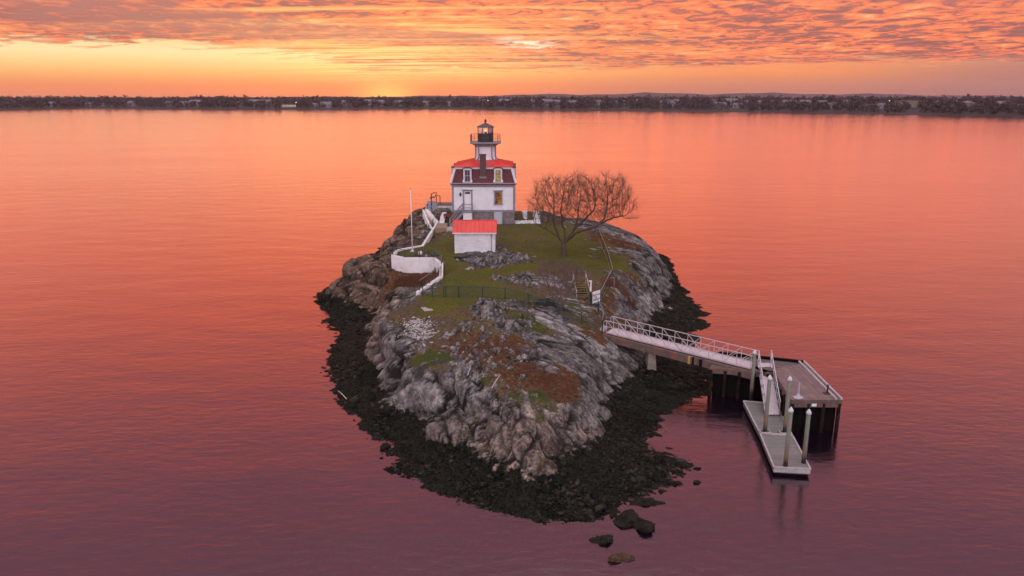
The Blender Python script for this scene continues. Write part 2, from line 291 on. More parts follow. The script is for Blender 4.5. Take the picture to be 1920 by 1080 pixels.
pts = [  # px, py, z
 (622,534,2.0),(640,508,3.0),(660,486,3.6),(690,480,3.9),(720,480,4.0),(640,535,2.2),(665,545,2.0),(700,545,2.3),(735,505,3.6),(700,510,3.6),(722,552,3.0),(722,475,4.1),(736,440,4.8),(762,404,5.4),(796,388,6.3),(740,520,3.5),(770,520,3.5),(800,518,3.6),(818,510,3.7),(770,545,3.7),(812,530,3.6),(735,560,3.4),(770,562,4.0),
 (755,470,4.4),(750,455,4.2),(775,440,4.6),(790,425,4.9),(800,405,5.4),(795,452,4.8),(757,475,5.2),(800,471,5.3),(812,473,5.3),(824,486,5.2),(800,461,5.4),(824,418,5.95),(815,432,5.75),(836,495,5.15),(834,520,5.05),(800,546,4.9),(786,562,4.75),
 (731,505,3.6),(759,509,3.65),(790,506,3.65),(812,501,3.75),(821,506,3.8),(825,513,3.9),(814,523,3.9),(799,536,4.1),(785,548,4.5),(742,472,5.1),(762,477,5.1),(790,477,5.1),(812,477,5.1),(826,484,5.1),(837,495,5.1),(834,517,5.0),(812,537,4.9),
 (719,600,4.1),(722,588,4.0),(727,625,4.1),(735,650,4.0),(745,672,3.7),(765,692,3.3),(752,700,2.4),(790,715,3.2),(800,750,2.1),(770,725,2.2),
 (845,430,6.0),(860,500,5.15),(830,460,5.4),(940,480,5.35),(1057,480,5.4),(1000,430,6.0),(1060,432,5.8),(1112,440,5.5),(1146,520,4.9),(1100,500,5.15),(1000,520,5.1),(900,530,5.0),(832,557,4.9),(905,559,4.9),(947,561,4.9),(990,574,4.7),(1046,592,4.3),(1090,608,3.9),(1129,625,3.4),(1070,528,4.9),(1110,520,4.95),(1092,584,3.9),(1112,584,3.9),(1128,566,4.2),(1128,590,3.7),
 (880,578,4.9),(905,568,5.3),(940,566,5.3),(965,580,5.1),(1000,592,4.8),(1046,606,4.2),(1085,622,3.8),(800,600,4.5),(760,600,4.35),(740,620,4.2),(760,650,4.1),(800,650,4.2),(850,640,4.4),(900,640,4.5),(960,640,4.5),(1000,650,4.4),(1060,640,3.8),(1100,650,3.3),(1150,660,2.5),(1180,675,1.7),(1125,640,3.2),(1165,640,2.4),(1030,690,4.0),(1085,690,3.5),(1108,724,3.2),(1100,752,3.0),(1060,740,3.5),(980,700,4.1),(900,700,4.2),(830,700,3.9),(785,690,3.7),(860,745,3.5),(840,770,2.0),(880,790,2.2),(912,758,3.5),(935,782,3.1),(925,815,2.2),(960,750,3.6),(1010,755,3.5),(960,790,3.1),(1005,795,2.9),(1050,780,2.9),(1080,790,2.2),(965,835,2.3),(930,842,1.5),(1000,840,2.2),(1035,832,1.7),(1070,808,1.8),(1150,694,1.9),(1130,716,1.6),(1140,640,2.9),(1000,868,1.2),(950,862,1.3),
 (1250,725,.45),(1200,765,.45),(1160,840,.45),(1180,800,.5),(1100,900,.4),(980,925,.5),(1040,940,.45),(1100,940,.4),(940,945,.35),(880,915,.4),(1130,945,.3),(1000,955,.3),(1070,960,.3),(860,860,.5),(780,810,.5),(700,740,.5),(660,690,.5),(650,590,.5),(650,650,.55),(1290,600,.35),(1240,610,.5),(1270,570,.5),(1270,700,.4),(1220,880,.25),
 (1150,545,4.5),(1150,490,5.0),(1180,505,4.6),(1140,462,5.2),(1195,480,4.6),(1120,426,5.5),(1180,441,5.1),(1215,461,4.4),(1236,482,3.6),(1243,497,2.4),(1215,500,3.8),(1225,520,2.5),(1160,580,3.5),(1180,560,3.3),(1160,605,2.6),(1200,540,2.9),(1235,530,1.7),(1200,575,2.0),(1210,515,3.6),(1185,590,2.0),(1060,412,5.7),(1000,410,6.1)]
hid = [(-6,97,6.15),(3,97,6.15),(-6,107,6.25),(4.5,107,6.2),(-10,108,6.2),(-13,110,6.2),(-8,100,6.05),(8,105,5.8),(12,102,5.5),(5,112,5.6),(-5,113,5.8),(-12,114,5.2),(14,106,4.6),(10,112,3.8),(17,99,4.4),(18.5,97,3.0)]
P3 = []
def dens(line):
    o = []
    for i in range(len(line)):
        a = Vector(line[i]); b = Vector(line[(i+1) % len(line)]); n = max(1, int((b-a).length/1.6))
        o += [a.lerp(b, k/n) for k in range(n)]
    return o
wl = [G(x, y, 0) for x, y in water_line] + [Vector((x, y, 0)) for x, y in water_back]
wl_d = dens(wl); P3 += wl_d
cen = Vector((0, 76, 0))
for i, p in enumerate(wl_d[::2]):
    q = wl_d[(2*i+3) % len(wl_d)]; t = (q-p).normalized(); n = Vector((t.y, -t.x, 0))
    if n.dot(p-cen) < 0: n = -n
    sh = .22 if (-11 < p.x < -4 and p.y < 52) else .6
    for q_, lim in ((p+n*2.2+Vector((0, 0, -sh)), 1.6), (p+n*9+Vector((0, 0, -3.0)), 6.5)):
        if min((Vector((w.x, w.y))-Vector((q_.x, q_.y))).length for w in wl_d) > lim: P3.append(q_)
P3 += dens([G(*p) for p in foot] + [Vector(p) for p in foot_back])
P3 += [G(*p) for p in pts] + [Vector(p) for p in hid]
P3 += [Vector((x, y, -4)) for x in (-45, -15, 15, 45) for y in (20, 140)] + [Vector((x, y, -4)) for x in (-45, 45) for y in (60, 100)]
# keep the points that fall outside the shore lower than the water
res = geometry.delaunay_2d_cdt([Vector((p.x, p.y)) for p in P3], [], [], 0, 1e-4)
tv, tf, orig = res[0], res[2], res[3]
tz = [P3[o[0]].z if o else 0 for o in orig]
DX = .10; X0, X1, Y0, Y1 = -29., 27., 30., 126.
xs = np.arange(X0, X1, DX); ys = np.arange(Y0, Y1, DX); NX, NY = len(xs), len(ys)
H = np.full((NY, NX), -4.0)
for f in tf:
    a, b, c = [(tv[i].x, tv[i].y, tz[i]) for i in f[:3]]
    i0 = max(0, int((min(a[0], b[0], c[0])-X0)/DX)); i1 = min(NX, int((max(a[0], b[0], c[0])-X0)/DX)+2)
    j0 = max(0, int((min(a[1], b[1], c[1])-Y0)/DX)); j1 = min(NY, int((max(a[1], b[1], c[1])-Y0)/DX)+2)
    if i1 <= i0 or j1 <= j0: continue
    gx, gy = np.meshgrid(xs[i0:i1], ys[j0:j1])
    dt = (b[1]-c[1])*(a[0]-c[0])+(c[0]-b[0])*(a[1]-c[1])
    if abs(dt) < 1e-9: continue
    l1 = ((b[1]-c[1])*(gx-c[0])+(c[0]-b[0])*(gy-c[1]))/dt; l2 = ((c[1]-a[1])*(gx-c[0])+(a[0]-c[0])*(gy-c[1]))/dt; l3 = 1-l1-l2
    k = (l1 >= -1e-6) & (l2 >= -1e-6) & (l3 >= -1e-6)
    H[j0:j1, i0:i1][k] = (l1*a[2]+l2*b[2]+l3*c[2])[k]
def blur(A, n):
    for _ in range(n):
        B = A.copy(); B[1:-1] = (A[:-2]+2*A[1:-1]+A[2:])/4; A = B.copy(); A[:, 1:-1] = (B[:, :-2]+2*B[:, 1:-1]+B[:, 2:])/4
    return A
H5 = blur(H, 5); H60 = blur(H5, 55); gxw, gyw = np.meshgrid(xs, ys)
keepw = np.clip((gyw-63)/2, 0, 1)*np.clip((-3.5-gxw)/1.5, 0, 1); H = H5*keepw+H60*(1-keepw)
HS = H.copy()                        # the smooth ground
def bil(A, x, y):
    fx = np.clip((np.asarray(x)-X0)/DX, 0, NX-1.01); fy = np.clip((np.asarray(y)-Y0)/DX, 0, NY-1.01)
    i = fx.astype(int); j = fy.astype(int); u = fx-i; v = fy-j
    return A[j, i]*(1-u)*(1-v)+A[j, i+1]*u*(1-v)+A[j+1, i]*(1-u)*v+A[j+1, i+1]*u*v
def hz(x, y): return float(bil(HS, x, y))
def P(px, py):                        # where a sight line meets the smooth ground
    d = ray(px, py); o = Vector((0, 0, HC)); t = 30.0
    while t < 140:
        p = o+d*t
        if X0 < p.x < X1 and Y0 < p.y < Y1 and p.z <= max(0, hz(p.x, p.y)): return p
        t += .08
    return G(px, py, 0)
# ground cover survey: px, py, (rock, rust, moss, lawn, dirt, gravel)
cover = [
 (845,450,0,.1,0,.55,.3),(830,480,0,0,0,.7,.3),(780,472,0,0,0,.6,.4),(870,440,0,0,0,.5,.5),(960,440,0,0,0,.5,.5),(1000,450,0,0,0,.6,.4),(1060,440,0,0,0,.8,.2),(1100,460,0,0,0,1,0),(1080,490,0,0,0,1,0),(1130,500,0,0,0,.9,.1),(1100,520,0,.2,0,.4,.6),(1040,500,.1,0,0,.5,.5),(1000,470,0,0,0,.7,.2),(980,500,.15,0,0,.8,.2),(930,510,.1,0,0,.9,.1),(880,520,0,0,0,.8,.2),(850,530,0,0,0,1,0),(850,545,0,0,0,.9,.1),(905,550,0,0,0,.8,.3),(950,550,.05,0,0,.7,.4),(1000,560,.2,.1,0,.5,.5),(830,570,0,.05,.1,.9,.3),(870,575,.1,.1,.1,.8,.3),(840,495,0,0,0,.8,.3),
 (880,485,.75,0,0,.2,.1),(900,492,.8,0,0,.2,.1),(920,480,.75,0,0,.3,.1),(955,485,.7,0,0,.3,.1),(925,500,.55,0,0,.5,.2),(950,520,.55,0,0,.4,.2),(985,525,.7,0,0,.3,.1),(1005,528,.7,0,0,.3,.1),(1010,545,.5,0,0,.5,.2),(1050,535,.5,0,0,.3,.3),(1020,560,.55,0,0,.4,.3),(1040,570,.5,0,0,.4,.3),(1065,545,.3,0,0,.3,.5),(1090,600,.4,.2,0,.4,.3),
 (750,545,.1,1,0,0,.2),(780,525,.05,1,0,0,.2),(735,520,.2,.9,0,0,.2),(810,515,.1,.8,0,0,.3),(765,510,.1,.8,0,.2,.2),(790,545,.5,.3,0,0,.2),
 (640,530,1,0,0,0,0),(665,505,1,0,0,0,0),(690,520,1,.1,0,0,0),(680,545,1,0,0,0,0),(715,490,.7,.4,0,0,.1),(725,560,1,0,0,0,0),(760,560,.9,.1,0,0,.1),(740,460,1,.1,0,0,0),(770,430,1,0,0,0,0),(785,410,1,0,0,0,0),(790,440,.5,.7,0,0,0),(775,455,.6,.6,0,0,0),
 (750,590,.1,.25,0,0,.9),(740,610,.1,.2,0,0,1),(790,580,.05,.1,0,.6,.5),(780,615,.1,.1,0,0,.8),(800,640,.4,.2,0,0,.6),(830,600,.3,.2,0,.2,.6),(860,590,.35,.3,.1,.3,.4),(880,610,.45,.2,0,0,.7),(850,630,.45,.5,.1,0,.3),(890,640,.5,.5,.1,0,.2),(870,670,.5,.7,.2,0,.1),(900,660,.55,.6,0,0,.1),(830,650,.35,.5,.3,.1,.2),(945,650,.35,1,0,0,0),(960,665,.3,1,0,0,0),(930,590,.8,.1,.2,0,.2),(915,575,.85,0,.1,0,.1),(945,575,.7,0,.5,0,0),(960,590,.5,.1,.9,0,0),(955,610,.8,0,.3,0,0),(985,600,.5,.1,.9,0,0),(1000,620,.55,.2,.8,0,0),(1020,625,.55,.2,.7,0,0),(1045,640,.6,.3,.6,0,0),(1005,640,.75,.1,.3,0,0),(1030,600,.85,0,.2,0,.1),(1060,615,.85,.1,.1,0,.1),(1080,640,.85,.2,.1,0,0),(1050,660,.85,.1,.2,0,0),(1000,670,.9,.1,.1,0,0),(1030,690,.9,.1,.1,0,0),(1000,700,.4,.9,0,0,0),(980,690,.35,1,0,0,0),(1040,720,.1,1,.1,0,.2),(1015,705,.15,1,0,0,.2),(990,720,.3,.9,.1,0,.2),(1060,745,.1,1,.1,.1,.2),(970,640,.3,1,0,0,.1),(910,655,.45,.9,0,0,.1),(880,655,.4,.9,0,0,.2),(860,635,.35,.8,0,0,.4),(1080,730,.1,.8,.1,.3,.2),(1060,705,.25,1,0,0,0),(1100,745,.6,.2,.2,0,.1),(1115,710,.95,.1,0,0,0),(1100,680,.95,.1,.1,0,0),(1140,680,.95,.05,.1,0,0),(1130,660,.85,.3,.2,0,0),(1110,640,.7,.6,.1,0,0),(1160,650,.85,.2,.1,0,0),(1130,630,.3,.8,.1,.1,.2),(1120,615,.3,.3,0,.5,.3),
 (880,710,.7,.3,.2,0,0),(920,720,.5,.5,.4,0,0),(850,700,.7,.2,.3,0,.1),(955,730,.3,.5,.6,0,0),(910,690,.6,.5,.1,0,0),(930,760,.85,0,.2,0,0),(800,670,.2,0,1.3,.2,0),(825,680,.2,0,1.3,.2,0),(770,680,.5,0,.9,0,0),(830,712,.4,0,1,0,0),(850,725,.5,0,.8,0,0),(1000,750,.35,0,1.2,0,0),(1030,755,.4,.1,1,0,0),(1020,775,.5,0,1,0,0),(985,745,.5,.1,.8,0,0),(920,748,.5,0,.8,0,0),(800,700,1,0,0,0,0),(815,740,1,0,0,0,0),(860,770,1,0,0,0,0),(960,790,1,0,0,0,0),(1060,790,1,0,0,0,0),(730,640,1,0,0,0,0),(760,660,1,0,0,0,.1),
 (1150,560,.35,.8,0,.2,.3),(1130,545,.1,.3,0,.5,.4),(1160,540,.3,.9,0,.1,.2),(1180,520,.4,.7,0,.1,.3),(1160,500,.2,.3,0,.9,.1),(1150,480,.1,.3,0,.8,.3),(1170,480,.5,.3,0,.1,.4),(1140,450,.2,.7,0,.1,.5),(1170,455,.3,.7,0,.1,.3),(1200,480,.8,.2,0,.1,.1),(1200,510,.8,.2,.1,0,.1),(1220,530,1,0,0,0,0),(1190,550,.8,.3,0,0,0),(1210,560,.9,.1,0,0,0),(1170,590,.6,.6,.1,0,0),(1150,590,.4,.8,0,.1,.1),(1230,490,1,0,0,0,0),(1195,455,.9,.1,0,0,0),(1150,432,.7,.2,0,0,.3),(1180,575,.75,.4,0,0,0)]
cw = np.array([list(P(c[0], c[1]))[:2]+list(c[2:7]) for c in cover])
gx, gy = np.meshgrid(xs, ys)
xr_, yr_ = gx.ravel(), gy.ravel()
# shoreline made irregular
wx = (fbm(xr_*.5, yr_*.5, xr_*0+3, 5, .6, 70)-.5)*1.5; wy = (fbm(xr_*.5, yr_*.5, xr_*0+7, 5, .6, 80)-.5)*1.5
damp = np.clip((bil(HS, xr_, yr_)-.5)/.7, 0, 1); wk = 1-damp
Hb = bil(H, xr_+wx*wk, yr_+wy*wk).reshape(NY, NX)
gyy, gxx = np.gradient(blur(Hb, 5), DX)
# slide the mesh into the cliffs so that steep faces are as finely divided as flat ground
RX, RY = gx.copy(), gy.copy()
for it in range(70):
    Z_ = bil(Hb, RX, RY)
    lh = ((RX[:, 1:]-RX[:, :-1])**2+(RY[:, 1:]-RY[:, :-1])**2+1.0*(Z_[:, 1:]-Z_[:, :-1])**2)
    lv = ((RX[1:]-RX[:-1])**2+(RY[1:]-RY[:-1])**2+1.0*(Z_[1:]-Z_[:-1])**2)
    w1, w2, w3, w4 = lh[1:-1, :-1], lh[1:-1, 1:], lv[:-1, 1:-1], lv[1:, 1:-1]; s_ = w1+w2+w3+w4+1e-9
    nx2 = (w1*RX[1:-1, :-2]+w2*RX[1:-1, 2:]+w3*RX[:-2, 1:-1]+w4*RX[2:, 1:-1])/s_; ny2 = (w1*RY[1:-1, :-2]+w2*RY[1:-1, 2:]+w3*RY[:-2, 1:-1]+w4*RY[2:, 1:-1])/s_
    RX[1:-1, 1:-1] += .6*(nx2-RX[1:-1, 1:-1]); RY[1:-1, 1:-1] += .6*(ny2-RY[1:-1, 1:-1])
x1, y1 = RX.ravel(), RY.ravel(); z1 = bil(Hb, x1, y1); SXg, SYg = bil(gxx, x1, y1), bil(gyy, x1, y1)
wx = (fbm(x1*.7, y1*.7, x1*0, 4, .55, 50)-.5)*2.4; wy = (fbm(x1*.7, y1*.7, x1*0+9, 4, .55, 60)-.5)*2.4
Wt = np.zeros(x1.shape); A = np.zeros((5, x1.size))
for r in cw:
    g = 1/(((x1+wx-r[0])**2+(y1+wy-r[1])**2)+.15)**2.2
    Wt += g
    for k in range(5): A[k] += g*r[2+k]
A /= Wt; rockd, rustd, mossd, lawnd, dirtd = A
sl_ = np.sqrt(SXg**2+SYg**2)
nx_, ny_, nz_ = -SXg, -SYg, np.ones(x1.size); L = np.sqrt(nx_**2+ny_**2+1); nx_, ny_, nz_ = nx_/L, ny_/L, nz_/L
# strata run down to the right: long axis (0.87,-0.5)
ca, sa = .87, -.5
s1 = x1*ca+y1*sa; t1 = -x1*sa+y1*ca
st = .42+.58*(1-np.clip((x1+4)/6, 0, 1))
steep = np.clip((sl_-.55-.40*np.clip((x1-8)/3, 0, 1)*np.clip((y1-66)/4, 0, 1))/.7, 0, 1)
patch = .55*fbm(s1*.9*st, t1*1.15, z1*.9, 5, .6, 5)+.45*fbm(s1*2.3*st, t1*3.0, z1*2.3, 4, .6, 6)
pt_ = patch-(.70-.44*rockd); rk = np.clip(pt_/.05, 0, 1); rks = np.clip(pt_/.22+.5, 0, 1)
rk = np.maximum(rk, np.clip(steep*1.6-.2, 0, 1)*(z1 > .6))
house_pad = (x1 > -9) & (x1 < 4) & (y1 > 96) ; rk = np.where(house_pad, 0, rk); rks = np.where(house_pad, 0, np.maximum(rks, np.clip(steep*1.6-.2, 0, 1)*(z1 > .6)))
inter = np.clip((1.35-z1)/.5, 0, 1)
rk3 = blur(rk.reshape(NY, NX), 1).ravel()
def facets(x, y, z, s, tilt=1.3, bow=.60):
    """continuous fractured surface: the highest of the neighbouring tilted slabs; also how near the joint is and a tone per slab"""
    ix, iy, iz = np.floor(x), np.floor(y), np.floor(z); m1 = np.full(x.shape, -9.); m2 = m1.copy(); rid = np.zeros(x.shape)
    for a in (-1, 0, 1):
        for b in (-1, 0, 1):
            for c in (-1, 0, 1):
                jx, jy, jz = ix+a, iy+b, iz+c
                dx = x-jx-.5-.8*(_h(jx, jy, jz, s)-.5); dy = y-jy-.5-.8*(_h(jx, jy, jz, s+1)-.5); dz = z-jz-.5-.8*(_h(jx, jy, jz, s+2)-.5)
                v = .35*_h(jx, jy, jz, s+3)+tilt*((_h(jx, jy, jz, s+4)-.5)*dx+(_h(jx, jy, jz, s+5)-.5)*dy+(_h(jx, jy, jz, s+6)-.5)*dz)-bow*(dx*dx+dy*dy+dz*dz)
                nr = v > m1; m2 = np.where(nr, m1, np.maximum(m2, v)); m1 = np.where(nr, v, m1); rid = np.where(nr, _h(jx, jy, jz, s+7), rid)
    return m1, m1-m2, rid
wz = (fbm(x1*.6, y1*.6, z1*.6, 3, .5, 88)-.5)
A1, a1_, rid = facets(s1*.40*st+wz*.15, t1*.50+wz*.12, z1*.60, 21, 1.5, .55)
A2, a2_, rid2 = facets(s1*1.0*st+wz*.4, t1*1.35-wz*.3, z1*1.8, 31)
A3, a3_, rid3 = facets(s1*2.8*st+wz, t1*3.4+wz, z1*3.4, 41)
big_ = (A1-.24)*1.7 - .22*np.exp(-(a1_/.05)**2); med_ = (A2-.24)*.30 - .07*np.exp(-(a2_/.05)**2); sml_ = (A3-.24)*.12
fin_ = (fbm(x1*3, y1*3, z1*3, 4, .6, 90)-.5)*.06
rgt = np.clip((x1+3.5)/3.5, 0, 1)
flat = 1-.0*steep
amp = (.25+.75*np.clip(steep+.35*(rockd > .75), 0, 1))
disp = rk3*(big_*amp*(1.0-.25*rgt)+med_*(.55+.55*amp)+sml_+fin_)
# thin outcrops stand a little proud of the turf
disp += rk3*(1-steep)*(.10+.12*np.clip(patch-.5, 0, .3)/.3)
veg = (1-rk3)*(fbm(x1*2.2, y1*2.2, z1*0, 4, .6, 99)-.5)*(.10+.22*np.clip(rustd, 0, 1))
lowz = np.clip((z1+.6)/.8, 0, 1)
rub = inter*lowz*(med_*.9+sml_*1.3+(fbm(x1*.35, y1*.35, z1*0, 3, .5, 44)-.5)*.40+fin_)
rub = np.where(z1 < -.6, 0, rub)
D = disp*(1-inter*.5)+veg*(1-inter)+rub
# keep footings of buildings and walls calm
for (bx, by, br) in [(-3.5, 98, 7.5)]:
    q = np.clip((np.maximum(abs(x1-bx)-4.5, abs(y1-102)-6.5))/1.5, 0, 1); D *= .1+.9*q
VX, VY, VZ = x1+nx_*D, y1+ny_*D, z1+nz_*D
# height of the finished ground on the even grid, for standing things on it
ci = np.clip(((VX-X0)/DX+.5).astype(int), 0, NX-1); cj = np.clip(((VY-Y0)/DX+.5).astype(int), 0, NY-1); HD = np.full((NY, NX), -99.); np.maximum.at(HD, (cj, ci), VZ); HD = np.where(HD < -90, Hb+.02, HD); HD = blur(HD, 1)
keep = (z1.reshape(NY, NX) > -2.6)
idx = -np.ones(NY*NX, int); kk = keep.ravel(); idx[kk] = np.arange(kk.sum())
q = keep[:-1, :-1] & keep[1:, :-1] & keep[:-1, 1:] & keep[1:, 1:]
jj, ii = np.nonzero(q); base = jj*NX+ii
faces = np.stack([idx[base], idx[base+1], idx[base+NX+1], idx[base+NX]], 1)
me = bpy.data.meshes.new('island'); nv = int(kk.sum()); nf = len(faces)
me.vertices.add(nv); me.vertices.foreach_set('co', np.stack([VX[kk], VY[kk], VZ[kk]], 1).astype(np.float32).ravel())
me.loops.add(nf*4); me.loops.foreach_set('vertex_index', faces.astype(np.int32).ravel())
me.polygons.add(nf); me.polygons.foreach_set('loop_start', np.arange(0, nf*4, 4, dtype=np.int32)); me.polygons.foreach_set('loop_total', np.full(nf, 4, np.int32))
me.polygons.foreach_set('use_smooth', np.ones(nf, bool)); me.update(calc_edges=True)
def vattr(name, arr):
    a = me.attributes.new(name, 'FLOAT', 'POINT'); a.data.foreach_set('value', arr[kk].astype(np.float32))
n_a = fbm(x1*1.3, y1*1.3, z1*0, 5, .62, 120); n_b = fbm(x1*1.1, y1*1.1, z1*0+4, 5, .62, 130)
vattr('rock', .5*rk3+.5*rks); vattr('rust', np.clip((rustd*1.2+n_a-.95)/.6+.30, 0, .68)); vattr('moss', np.clip((mossd*.95+n_b*1.9-1.58)/.7+.35, 0, .66)*(1-steep*.6))
vattr('warm', np.clip(np.clip((47-y1)/5, 0, 1)*.9+np.clip((-x1-9.5)/3, 0, 1)*1.2+n_a-.45, 0, 1))
vattr('brown', np.clip(np.clip((-x1-11.5)/3, 0, 1)*np.clip((y1-66)/5, 0, 1)*1.3+n_b-.6, 0, 1))
vattr('lawn', np.clip((lawnd*.9+n_b-.72)/.5, 0, 1)); vattr('crack_shade', np.clip(1.5*np.exp(-(a1_/.055)**2)+1.0*np.exp(-(a2_/.045)**2)+.6*np.exp(-(a3_/.10)**2), 0, 1)*(.45+1.3*np.clip(fbm(x1*.9, y1*.9, z1*.9, 3, .5, 95)-.2, 0, .5)))
vattr('cell', rid*.25+rid2*.50+rid3*.25)
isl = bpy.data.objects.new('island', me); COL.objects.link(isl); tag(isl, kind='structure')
# ---- ground material: turf, dead growth, moss, fractured rock, tide-blackened weed
m, nt, out = newmat('island_ground'); MI = m
geo = nd(nt, 'ShaderNodeNewGeometry'); co = geo.outputs['Position']; zz = nd(nt, 'ShaderNodeSeparateXYZ', {0: co}).outputs[2]
at = lambda n: nd(nt, 'ShaderNodeAttribute', attribute_name=n).outputs['Fac']
nA = noise(nt, co, 1.6, 6, .65); nB = noise(nt, co, 5.5, 5, .65); nC = noise(nt, co, 16, 3, .6); nD = noise(nt, co, .35, 3, .5); nE = noise(nt, vscale(nt, co, (1, 1, 1)), 3.0, 5, .7, .6)
turf = mix(nt, sstep(nt, nA, .38, .62), (.048, .060, .012), (.085, .070, .024))
turf = mix(nt, sstep(nt, nB, .45, .70), turf, (.135, .102, .042))
dirt = mix(nt, sstep(nt, nB, .35, .65), (.062, .044, .024), (.135, .096, .062))
dirt = mix(nt, sstep(nt, nE, .52, .66), dirt, (.055, .042, .026))
lawn = mix(nt, sstep(nt, nB, .35, .7), (.060, .074, .010), (.100, .088, .024))
g = mix(nt, sstep(nt, mth(nt, 'ADD', at('lawn'), mth(nt, 'MULTIPLY', mth(nt, 'SUBTRACT', nB, .5), .7)), .25, .75), dirt, mix(nt, sstep(nt, nE, .42, .60), lawn, turf))
rust = mix(nt, sstep(nt, nB, .35, .65), (.036, .018, .012), (.115, .040, .022))
rust = mix(nt, sstep(nt, nC, .50, .70), rust, (.15, .075, .042))
rust = mix(nt, sstep(nt, nA, .50, .66), rust, (.060, .044, .022))
g = mix(nt, sstep(nt, mth(nt, 'ADD', at('rust'), mth(nt, 'MULTIPLY', mth(nt, 'SUBTRACT', nE, .5), 2.6)), .42, .66), g, rust)
moss = mix(nt, sstep(nt, nB, .35, .65), (.012, .028, .006), (.046, .076, .012))
g = mix(nt, sstep(nt, mth(nt, 'ADD', at('moss'), mth(nt, 'MULTIPLY', mth(nt, 'SUBTRACT', nB, .5), 2.4)), .50, .66), g, moss)
fF = noise(nt, co, 9, 5, .75)
g = mix(nt, mth(nt, 'MULTIPLY', sstep(nt, fF, .60, .72), mth(nt, 'SUBTRACT', .55, mth(nt, 'MULTIPLY', at('lawn'), .5))), g, (.26, .22, .20))
g = mix(nt, sstep(nt, fF, .52, .30), g, mix(nt, 1.0, g, (.45, .48, .45), 'MULTIPLY'))
g = mix(nt, mth(nt, 'MULTIPLY', sstep(nt, nD, .42, .6), .55), g, mix(nt, 1.0, g, (1.30, 1.22, .80), 'MULTIPLY'))
rc = ramp(nt, mth(nt, 'ADD', mth(nt, 'ADD', mth(nt, 'MULTIPLY', at('cell'), .34), mth(nt, 'MULTIPLY', nA, .18)), mth(nt, 'ADD', mth(nt, 'MULTIPLY', nB, .30), mth(nt, 'MULTIPLY', noise(nt, co, 11, 4, .7), .20))), [(.34, (.035, .032, .031)), (.43, (.105, .095, .093)), (.52, (.215, .195, .195)), (.62, (.36, .33, .325)), (.76, (.54, .50, .48))])
rc = mix(nt, mth(nt, 'MULTIPLY', at('warm'), .8), rc, mix(nt, 1.0, rc, (1.15, .90, .68), 'MULTIPLY'))
rc = mix(nt, mth(nt, 'MULTIPLY', at('brown'), .8), rc, mix(nt, 1.0, rc, (.70, .55, .45), 'MULTIPLY'))
rc = mix(nt, mth(nt, 'MULTIPLY', sstep(nt, nA, .54, .66), .45), rc, (.24, .155, .11))
rc = mix(nt, mth(nt, 'MULTIPLY', sstep(nt, nC, .60, .72), .7), rc, (.58, .55, .54))
rc = mix(nt, mth(nt, 'MULTIPLY', sstep(nt, noise(nt, co, 1.5, 6, .75), .52, .62), .65), rc, (.060, .050, .043))
vc = nd(nt, 'ShaderNodeTexVoronoi', {'Vector': vscale(nt, co, (1.0, 1.9, 1.6), R(-30)), 'Scale': 2.0}, feature='DISTANCE_TO_EDGE').outputs['Distance']
vw = nd(nt, 'ShaderNodeTexVoronoi', {'Vector': nd(nt, 'ShaderNodeVectorMath', {0: vscale(nt, co, (1.4, 2.6, 2.2), R(-30)), 1: nd(nt, 'ShaderNodeTexNoise', {'Vector': co, 'Scale': 2.5}).outputs['Color']}, operation='ADD').outputs[0], 'Scale': 2.6}, feature='DISTANCE_TO_EDGE').outputs['Distance']
crk = mth(nt, 'MULTIPLY', mth(nt, 'SUBTRACT', 1.0, sstep(nt, vw, .0, .035)), .30)
rc = mix(nt, crk, rc, (.035, .030, .028))
rc = mix(nt, at('crack_shade'), rc, (.022, .019, .016))  # dark cracks plus crevice shade painted into the rock colour along slab joints
rf = sstep(nt, mth(nt, 'ADD', at('rock'), mth(nt, 'ADD', mth(nt, 'MULTIPLY', mth(nt, 'SUBTRACT', nE, .5), 1.3), mth(nt, 'MULTIPLY', mth(nt, 'SUBTRACT', nB, .5), .7))), .46, .56)
rm = mth(nt, 'MULTIPLY', rf, mth(nt, 'SUBTRACT', 1.0, mth(nt, 'MULTIPLY', sstep(nt, mth(nt, 'ADD', at('moss'), mth(nt, 'MULTIPLY', mth(nt, 'SUBTRACT', nE, .5), .8)), .62, .8), .85)))
c = mix(nt, rm, g, rc)
weed = mix(nt, sstep(nt, nB, .4, .65), (.0035, .004, .003), (.022, .020, .012))
weed = mix(nt, sstep(nt, nC, .56, .70), weed, (.060, .056, .040))
weed = mix(nt, mth(nt, 'MULTIPLY', sstep(nt, nA, .55, .7), .5), weed, (.010, .024, .018))
tide = sstep(nt, mth(nt, 'ADD', zz, mth(nt, 'MULTIPLY', mth(nt, 'SUBTRACT', nA, .5), 1.3)), 1.28, 1.08)
c = mix(nt, tide, c, weed)
rgh = mth(nt, 'SUBTRACT', .92, mth(nt, 'MULTIPLY', tide, .30))
hh = mth(nt, 'ADD', mth(nt, 'ADD', mth(nt, 'MULTIPLY', nB, .6), mth(nt, 'MULTIPLY', nC, .30)), mth(nt, 'MULTIPLY', mth(nt, 'MULTIPLY', sstep(nt, vw, 0, .12), rm), .35))
p = nd(nt, 'ShaderNodeBsdfPrincipled', {'Base Color': c, 'Roughness': rgh, 'Specular IOR Level': .06, 'Normal': bump(nt, hh, .09, .9)})
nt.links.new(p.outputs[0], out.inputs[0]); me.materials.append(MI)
def hd(x, y): return float(bil(HD, x, y))
# sea bed
sb = MB(); sb.add([(-2500, -400, -4.2), (2500, -400, -4.2), (2500, 1500, -4.2), (-2500, 1500, -4.2)], [(0, 1, 2, 3)])
tag(sb.build('sea_bed', simple('silt', (.02, .015, .02), .9)), kind='structure')
